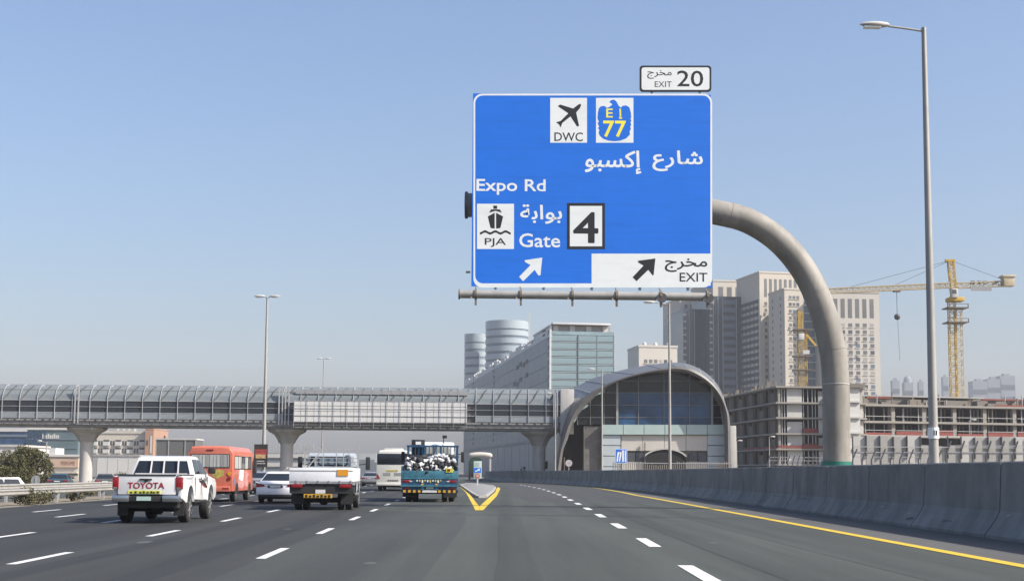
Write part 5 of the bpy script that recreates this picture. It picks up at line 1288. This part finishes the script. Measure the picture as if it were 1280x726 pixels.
# ---- blue lorry with its load
bt_ = place(539, 626.5, 1.6, 'cargo_truck', 'blue open-bed lorry loaded with black and white bundles', 'truck')
W = 1.36; LB = 6.4
MB().box(-W, W, 0, LB, 1.05, 1.18).build('bed_floor', truck_blue, bt_)
MB().box(-W, W, -.02, .06, 1.16, 1.50).build('tailboard', truck_teal, bt_, bevel=.015)
for s in (-1, 1): MB().box(*sorted((s * W, s * (W - .06))), .06, LB, 1.16, 1.72).build('side_board', truck_blue, bt_, bevel=.015)
MB().box(-W + .02, W - .02, -.06, -.02, 1.10, 1.17).build('bed_beam', truck_teal, bt_)
MB().box(-W, W, -.04, .12, .78, 1.08).build('rear_panel', truck_blue, bt_); MB().box(-W, W, -.10, .05, .74, .82).build('lower_beam', truck_teal, bt_)
MB().box(-W + .05, W - .05, .02, .10, .50, .76).build('underrun_panel', truck_blue, bt_)
for s in (-1, 1):
    MB().box(*sorted((s * (W - .08), s * (W - .50))), -.06, .0, .94, 1.05).build('tail_lamp', red_lamp, bt_, bevel=.01)
    MB().box(*sorted((s * (W - .1), s * (W - .45))), -.0, .03, .60, .70).build('tail_lamp', red_lamp, bt_, bevel=.01)
    for k in range(8):
        xa_ = s * (.42 + k * .118); piece('hazard_strip', (amber_tape if k % 2 == 0 else sign_black), bt_, min(xa_, xa_ + s * .118), max(xa_, xa_ + s * .118), -.03, .02, .46, .58)
    for d_ in (.42,): MB().box(*sorted((s * d_, s * (d_ - .16))), -.05, .03, .60, .78).build('lamp_bracket', truck_teal, bt_); MB().lathe([(-.03, .01), (-.03, .07), (.0, .07)], (s * .34, -.04, .82), 'y', 12).build('round_lamp', orange_lamp, bt_)
    wheel(bt_, s * (W - .32), 1.6, .50, .28, s, dark_steel); wheel(bt_, s * (W - .66), 1.6, .50, .26, s, dark_steel); wheel(bt_, s * (W - .3), 6.9, .50, .28, s, dark_steel)
    MB().box(*sorted((s * (W - .7), s * (W - .05))), .9, .94, .22, .55).build('mud_flap', black_pl, bt_)
    MB().box(*sorted((s * (W - .02), s * (W - .14))), LB - .1, LB, 1.1, 2.75).build('headboard_post', truck_blue, bt_)
    MB().box(*sorted((s * (W + .12), s * (W + .30))), LB + .3, LB + .38, 1.95, 2.5).build('mirror', black_pl, bt_, bevel=.03); MB().bar((s * 1.1, LB + .4, 2.35), (s * (W + .2), LB + .35, 2.4), .04).build('mirror_arm', black_pl, bt_)
MB().box(-.16, .20, -.01, .02, .62, .74).build('number_plate', plate_m, bt_); MB().box(-.34, .36, -.03, .02, .46, .57).build('number_plate', plate_w, bt_)
for k in range(10):
    xq = -.62 + k * .125; MB().box(xq, xq + .07, -.075, -.03, .99 - .03 * (k % 3), 1.05 + .02 * (k % 2)).build('painted_mark', (ad_green if k % 2 else sign_white), bt_)
for s in (-1, 1): MB().poly([(s * .78, -.07, 1.0), (s * 1.0, -.07, 1.04), (s * .9, -.07, .95)]).build('painted_mark', ice, bt_)
MB().box(-W + .02, W - .02, LB - .08, LB - .02, 1.18, 2.2).build('headboard', truck_teal, bt_)
for zq in (2.22, 2.78): MB().box(-W, W, LB - .1, LB - .02, zq - .05, zq + .05).build('headboard_rail', truck_blue, bt_)
for k in range(15): MB().box(-W + .06 + k * .185, -W + .10 + k * .185, LB - .08, LB - .04, 2.2, 2.76).build('headboard_bar', truck_blue, bt_)
for xq in (-.42, .42): MB().box(xq - .05, xq + .05, LB - .09, LB - .03, 1.2, 2.8).build('headboard_post', truck_blue, bt_)
MB().box(-1.0, 1.0, .2, 7.6, .62, .95).build('chassis', black_pl, bt_)
cbb = MB().prism([(LB + .2, .9), (LB + .2, 2.85), (LB + .35, 3.0), (LB + 1.8, 3.0), (LB + 2.2, 2.8), (LB + 2.35, 1.8), (LB + 2.35, .7), (LB + .2, .7)], 'x', -1.2, 1.2, taper(1.2, 1.9, 1.1, 3.0)).build('cab', sign_white, bt_, bevel=.08)
MB().poly([(x, LB + .19, z) for x, z in rrect(-.9, 2.3, .9, 2.72, .08)]).build('cab_window', curtain, cbb)
MB().box(-1.12, -.42, LB + .0, LB + .18, 2.3, 3.12).build('air_intake', black_pl, bt_, bevel=.04); MB().box(-.90, -.62, LB - .02, LB + .0, 2.86, 3.02).build('intake_mark', sign_white, bt_)
MB().bar((.52, LB, 2.8), (.58, LB, 3.25), .05).build('spot_lamp_post', black_pl, bt_); MB().box(.50, .74, LB - .05, LB + .05, 3.2, 3.36).build('spot_lamp', black_pl, bt_, bevel=.02)
MB().box(.78, 1.12, -.05, .02, 1.42, 1.62).build('warning_board', yellow_tape, bt_); MB().box(.86, .98, -.07, -.03, 1.48, 1.58).build('reflector', red_lamp, bt_)
MB().tube([(-1.0, 1.6, .5), (1.0, 1.6, .5)], .12, 10).build('rear_axle', black_pl, bt_); MB().box(-.5, .5, 3, 4, .35, .7).build('fuel_tank', silver, bt_, bevel=.05)
# the load: rolled bundles, each its own thing
rb = random.Random(11); org = bt_.matrix_basis.copy(); rotm = Matrix.Rotation(HD, 4, 'Z'); base_ = Vector(bt_.location)
protos = []
for mt, nm, lb_, gp_ in ((bundle_w, 'white_bundle', 'white wrapped bundle heaped on the blue lorry bed', 'white bundles on the blue lorry'), (bundle_k, 'black_bundle', 'black wrapped bundle heaped on the blue lorry bed', 'black bundles on the blue lorry')):
    for v in range(2):
        rr = []
        for k in range(6):
            a_ = k / 5 - .5; rad = .088 * (1 - (abs(a_) * 1.5) ** 3 * .7) * (1 + .1 * rb.uniform(-1, 1))
            rr.append([(rad * math.cos(u) * 1.1 + .02 * rb.uniform(-1, 1), a_ * .42, rad * math.sin(u)) for u in [2 * PI * j / 9 for j in range(7)]])
        protos.append((MB().loft(rr).mesh(nm, mt), nm, lb_, gp_))
for row, (zr, cnt, yr) in enumerate(((1.52, 15, .2), (1.66, 15, .25), (1.80, 14, .35), (1.94, 13, .45), (1.70, 14, .7), (2.05, 11, .7), (1.95, 13, 1.0), (2.14, 9, 1.1), (2.2, 7, 1.5))):
    for k in range(cnt):
        me, nm, lb_, gp_ = protos[rb.choice((0, 1, 2, 3, 2))]
        p = Vector((-1.2 + 2.4 * (k + .5) / cnt + rb.uniform(-.06, .06), yr + rb.uniform(-.08, .08), zr + rb.uniform(-.05, .06)))
        o = bpy.data.objects.new(nm, me); COL.objects.link(o); o.location = base_ + rotm @ p
        o.rotation_euler = (rb.uniform(-.5, .5), rb.uniform(0, 3), HD + rb.uniform(-.9, .9)); o.scale = (1, 1, 1) if rb.random() > .3 else (1.15, .9, 1.1)
        tag(o, lb_, 'bundle', gp_)

# ---- white coach
co = place(494, 613, 2.2, 'coach', 'cream white coach with big dark rear window', 'bus')
W = 1.25
bd = shell_box(W, 10.5, .42, 3.08, 2.55, 1.05, .1).build('body', cream_paint, co, bevel=.06)
MB().box(-W + .06, W - .10, -.02, .05, 1.98, 2.80).build('rear_window', glass_dark, bd, bevel=.02)
MB().box(-.7, .7, .4, 2.0, 3.06, 3.2).build('roof_unit', cream_paint, co, bevel=.06)
MB().box(-.5, .35, -.02, .02, 1.46, 1.58).build('name_strip', ad_green, bd)
for xq in (-.72, .10):
    for k in range(4): MB().box(xq, xq + .55, -.02, .02, 1.16 + k * .06, 1.19 + k * .06).build('louvre', grey_wall, bd)
for k in range(5): MB().box(-.4 + k * .17, -.28 + k * .17, -.02, .02, .74, .84).build('painted_mark', dark_steel, bd)
for s in (-1, 1):
    MB().poly([(s * (W - .02), -.03, .92), (s * (W - .30), -.03, .92), (s * (W - .05), -.03, 1.36)]).build('tail_lamp', red_lamp, bd)
    for yq in (2.2, 8.2): wheel(co, s * (W - .18), yq, .46, .28, s)
    for k in range(6): MB().box(*sorted((s * (W + .012), s * (W - .03))), .5 + k * 1.6, 2.0 + k * 1.6, 1.9, 2.6).build('side_window', glass_dark, bd)
MB().box(-W + .03, W - .03, -.06, .2, .42, .62).build('rear_bumper', cream_paint, co, bevel=.04); MB().box(-1.05, 1.05, .1, 10, .28, .45).build('underbody', black_pl, co)

# ---- green truck far down the exit road and the white canopy behind
gt = thing('box_truck', 'dark green truck seen from behind on the exit road', 'truck', (at(594, 590, 262).x, 262, 0), .03)
MB().box(-1.3, 1.3, 0, 6, 1.0, 3.6).build('cargo_box', green_truck, gt, bevel=.05)
MB().loft([[(1.3 * math.cos(a), y, 3.55 + .85 * math.sin(a)) for a in [PI * k / 8 for k in range(9)]] for y in (0, 6)], closed=False).build('tarpaulin', green_truck, gt)
MB().poly([(1.3 * math.cos(a), 0, 3.55 + .85 * math.sin(a)) for a in [PI * k / 8 for k in range(9)]]).build('tarpaulin_end', green_truck, gt)
MB().box(-1.2, 1.2, .1, 7.5, .5, 1.0).build('chassis', black_pl, gt)
for s in (-1, 1):
    for yq in (1.2, 6.6): wheel(gt, s * 1.1, yq, .5, .3, s, dark_steel)
    MB().box(*sorted((s * .7, s * 1.2)), -.03, .02, .8, .95).build('tail_lamp', red_lamp, gt)
cn = thing('canopy', 'white rounded canopy roof over the exit road', 'canopy', (at(600, 590, 400).x, 400, 0), 0)
wC = 30 / F * 400; zc0, zc1 = zz(600, 572.5, 400), zz(600, 563.5, 400)
rC = (zc1 - zc0) * .36; MB().tube([(-wC / 2 + wC * u, 3, zc0 + rC + .35 * math.sin(PI * u)) for u in (0, .03, .1, .3, .5, .7, .9, .97, 1)], [rC * .2, rC * .7, rC, rC, rC, rC, rC, rC * .7, rC * .2], 14).build('roof', cream_wall2, cn, smooth=.9)
for xq in (-wC * .45, wC * .42): MB().box(xq - .25, xq + .25, 3, 3.5, 0, zc0).build('post', conc_l, cn)

# ------------------------------------------------------------------ small traffic signs
ks = thing('keep_side_sign', 'small white sign post with blue arrow on the paved island', 'traffic sign', (at(597, 590, 140).x, 140, 0.13), 0)
z0, z1 = zz(597, 598, 140) - .13, zz(597, 576, 140) - .13; wd = .41
MB().box(-.07, .07, -.05, .05, 0, z0).build('post', white_steel, ks); bdp = MB().box(-wd, wd, -.06, .06, z0, z1).build('board', M('board_pale_green', (0.56, 0.68, 0.62), .5, var=.05), ks, bevel=.03)
hh = z1 - z0
MB().box(-wd * .9, wd * .85, -.075, -.06, z0 + hh * .34, z0 + hh * .62).build('blue_plate', sign_blue, bdp)
MB().poly([(.25, -.085, z0 + hh * .57), (-.02, -.085, z0 + hh * .56), (.06, -.085, z0 + hh * .52), (-.26, -.085, z0 + hh * .44), (-.22, -.085, z0 + hh * .39), (.13, -.085, z0 + hh * .47), (.2, -.085, z0 + hh * .42)]).build('arrow', sign_white, bdp)
MB().lathe([(0, .02), (0, .26), (.015, .26)], (0, -.08, z0 + hh * .16), 'y', 18).build('red_disc', M('faded_red', (0.62, 0.19, 0.13), .5, var=.2), bdp)
MB().lathe([(0, .01), (0, .14), (.012, .14)], (0, -.095, z0 + hh * .16), 'y', 14).build('pale_disc', M('faded_pink', (0.70, 0.45, 0.38), .5), bdp)
for k in range(3): MB().box(-.2, .2 - .1 * (k % 2), -.07, -.06, z0 + hh * (.72 + .07 * k), z0 + hh * (.745 + .07 * k)).build('print_line', grey_wall, bdp)
bs = thing('lane_sign', 'blue and white square lane sign before the station front', 'traffic sign', (at(776.5, 590, 148).x, 148, 0), 0)
z0, z1 = zz(776, 578.5, 148), zz(776, 560.5, 148); wd = 7.4 / F * 148
for s in (-.3, .3): MB().box(s - .04, s + .04, .0, .08, 0, z1 - .1).build('post', galv, bs)
bp_ = MB().box(-wd, wd, -.04, 0, z0, z1).build('board', sign_white, bs); MB().box(-wd + .05, wd - .05, -.05, -.04, z0 + .05, z1 - .05).build('blue_face', sign_blue, bp_)
hh = z1 - z0
for pts in ([(-.40, .1), (-.28, .1), (-.22, .55), (-.10, .75), (-.30, .78), (-.36, .5)], [(.08, .1), (.22, .1), (.22, .9), (.08, .9)], [(.30, .1), (.40, .1), (.40, .9), (.30, .9)], [(-.2, .1), (-.1, .1), (.0, .5), (.04, .9), (-.08, .8)]):
    MB().poly([(x * wd / .5, -.06, z0 + z * hh) for x, z in pts]).build('arrow', sign_white, bp_)
MB().box(-.12, .05, -.062, -.05, z0 + hh * .78, z0 + hh * .86).build('red_mark', red_paint, bp_)
rs = thing('round_sign', 'pale round traffic sign standing behind the barrier near the bridge', 'traffic sign', (at(711, 590, 182).x, 182, 0), 0)
zq = zz(711, 578.5, 182); MB().lathe([(0, .02), (0, .46), (.03, .46)], (0, -.05, zq), 'y', 22).build('disc', sign_white, rs); MB().lathe([(-.012, .40), (-.012, .46), (.0, .46)], (0, -.05, zq), 'y', 22).build('rim', M('sign_rim', (0.55, 0.5, 0.5), .5), rs)
MB().box(-.05, .05, -.02, .06, 0, zq + .3).build('post', galv, rs); MB().box(-.18, .18, -.075, -.055, zq - .05, zq + .05).build('grey_bar', grey_wall, rs)
p2 = thing('sign_post', 'bare rusty post beside the pale round sign', 'post', (at(705.5, 590, 180).x, 180, 0), 0); MB().box(-.05, .05, -.05, .05, 0, zz(705, 571, 180)).build('post', rust, p2); MB().box(-.09, .09, -.09, .09, 0, .1).build('foot', conc, p2)
r2 = thing('round_sign', 'grey back of a round sign in front of the leafy tree', 'traffic sign', (at(45, 590, 108).x, 108, 0), 0); zq = zz(45, 587, 108)
MB().lathe([(0, .02), (0, .36), (.03, .36)], (0, -.05, zq), 'y', 20).build('disc', galv, r2); MB().box(-.04, .04, -.09, -.05, 0, zq + .25).build('post', galv, r2)

# ------------------------------------------------------------------ trees and shrubs
def foliage(m, c, r, n, s, rg, flat=.8):
    for _ in range(n):
        while True:
            v = Vector((rg.uniform(-1, 1), rg.uniform(-1, 1), rg.uniform(-1, 1)))
            if .25 < v.length < 1: break
        if v.length < .6 and rg.random() < .6: v = v.normalized() * rg.uniform(.7, 1)
        p = Vector(c) + Vector((v.x * r[0], v.y * r[1], v.z * r[2]))
        a = Vector((rg.uniform(-1, 1), rg.uniform(-1, 1), rg.uniform(-1, 1))).normalized(); b = a.cross(Vector((rg.uniform(-1, 1), rg.uniform(-1, 1), rg.uniform(-1, 1)))).normalized()
        q = s * rg.uniform(.6, 1.4)
        m.quad(p - a * q, p - b * q * .5, p + a * q, p + b * q * .5)
def tree(px, Y, h, wd, label, name='leafy_tree', leaf=leaf_m, seed=1, n=34, cat='tree', base=.25, leafs=.16, per=120):
    rg = random.Random(seed); p = at(px, 590, Y); t = thing(name, label, cat, (p.x, Y, 0), 0)
    m = MB().tube([(0, 0, 0), (.06, .03, h * .25), (-.05, 0, h * .5), (.05, .05, h * .7)], [.06 * h * .5, .045 * h * .5, .03 * h * .5, .02], 8)
    cr_ = MB()
    for k in range(n):
        a = rg.uniform(0, 2 * PI); f = rg.random() ** .6; zf = rg.uniform(base, .92)
        env = math.sin(PI * min(1, (zf - base + .12) / (1.02 - base + .12))) ** .6
        c = (math.cos(a) * f * wd / 2 * env * .85, math.sin(a) * f * wd / 2 * env * .85, zf * h)
        rr_ = wd * rg.uniform(.10, .20)
        foliage(cr_, c, (rr_, rr_, rr_ * .75), per, leafs, rg)
        if k % 3 == 0: m.tube([(0, 0, h * .3), (c[0] * .5, c[1] * .5, (h * .3 + c[2]) / 2), c], [.05, .035, .012], 5)
    m.build('trunk', bark_m, t, smooth=.8); cr_.build('crown', leaf, t)
    return t
tree(36, 150, zz(38, 558, 150) * 1.02, 5.6, 'broad olive green tree behind the guardrails', seed=4, n=58, base=.12, leafs=.11, per=300)
tree(8, 148, 3.6, 6.4, 'lower bushy tree crown at the edge of the broad tree', seed=9, n=30, base=.15, leafs=.11, per=260)
tree(58, 140, 1.9, 2.4, 'small dark shrub under the thin lamp pole', 'shrub', leaf_d, 12, 14, 'shrub', .1, .12)
tree(152, 130, 2.2, 2.6, 'dusty bare-looking shrub in front of the white warehouse', 'shrub', leaf_d, 15, 16, 'shrub', .2, .1, 45)
tree(118, 128, 1.3, 2.6, 'low dusty shrub beside the first bridge pier', 'shrub', leaf_d, 18, 14, 'shrub', .1, .1, 60)
tree(47, 58, .55, 2.2, 'low olive shrub under the nearest guardrail', 'shrub', leaf_m, 21, 16, 'shrub', .05, .05, 80)
tree(98, 66, .35, 1.0, 'small low shrub growing between the guardrail posts', 'shrub', leaf_d, 24, 12, 'shrub', .05, .05, 70)
tree(686, 232, 3.4, 3.6, 'dusty green shrub behind the last bridge pier', 'shrub', leaf_d, 27, 18, 'shrub', .1, .16)
tree(655, 236, 3.0, 1.6, 'thin pale shrub by the podium of the office block', 'shrub', leaf_d, 30, 10, 'shrub', .2, .12, 40)

for o in list(sc.objects):              # what stands across the median stands on the lower land
    if o.parent is None and o.location.x < -24 and o.get('category') in ('tree', 'shrub', 'car', 'street lamp', 'traffic sign') and o.name != 'street_lamp.004':
        if o['category'] != 'car' or o.location.y > 110 and o.location.x < gx(o.location.y) - 6: o.location.z += (-.3 if o.name.startswith('saloon') else GL)
        if o['category'] in ('tree', 'street lamp', 'traffic sign') and o.location.z < -.5:
            k_ = 1.2 if o['category'] == 'tree' else 1.12; o.scale.z *= k_
# ------------------------------------------------------------------ air
hz = MB().box(-1500, 1500, -60, 3200, -1.4, 260).build('haze', M('haze_air', (1, 1, 1)))
tag(hz, kind='stuff')
hm = bpy.data.materials.new('haze_volume'); hm.use_nodes = True
n = hm.node_tree.nodes; n.remove(n['Principled BSDF'])
pv = n.new('ShaderNodeVolumePrincipled'); pv.inputs['Color'].default_value = (0.93, 0.95, 1.0, 1); pv.inputs['Density'].default_value = 0.00015
pv.inputs['Anisotropy'].default_value = 0.0
hm.node_tree.links.new(pv.outputs['Volume'], n['Material Output'].inputs['Volume'])
hz.data.materials.clear(); hz.data.materials.append(hm)
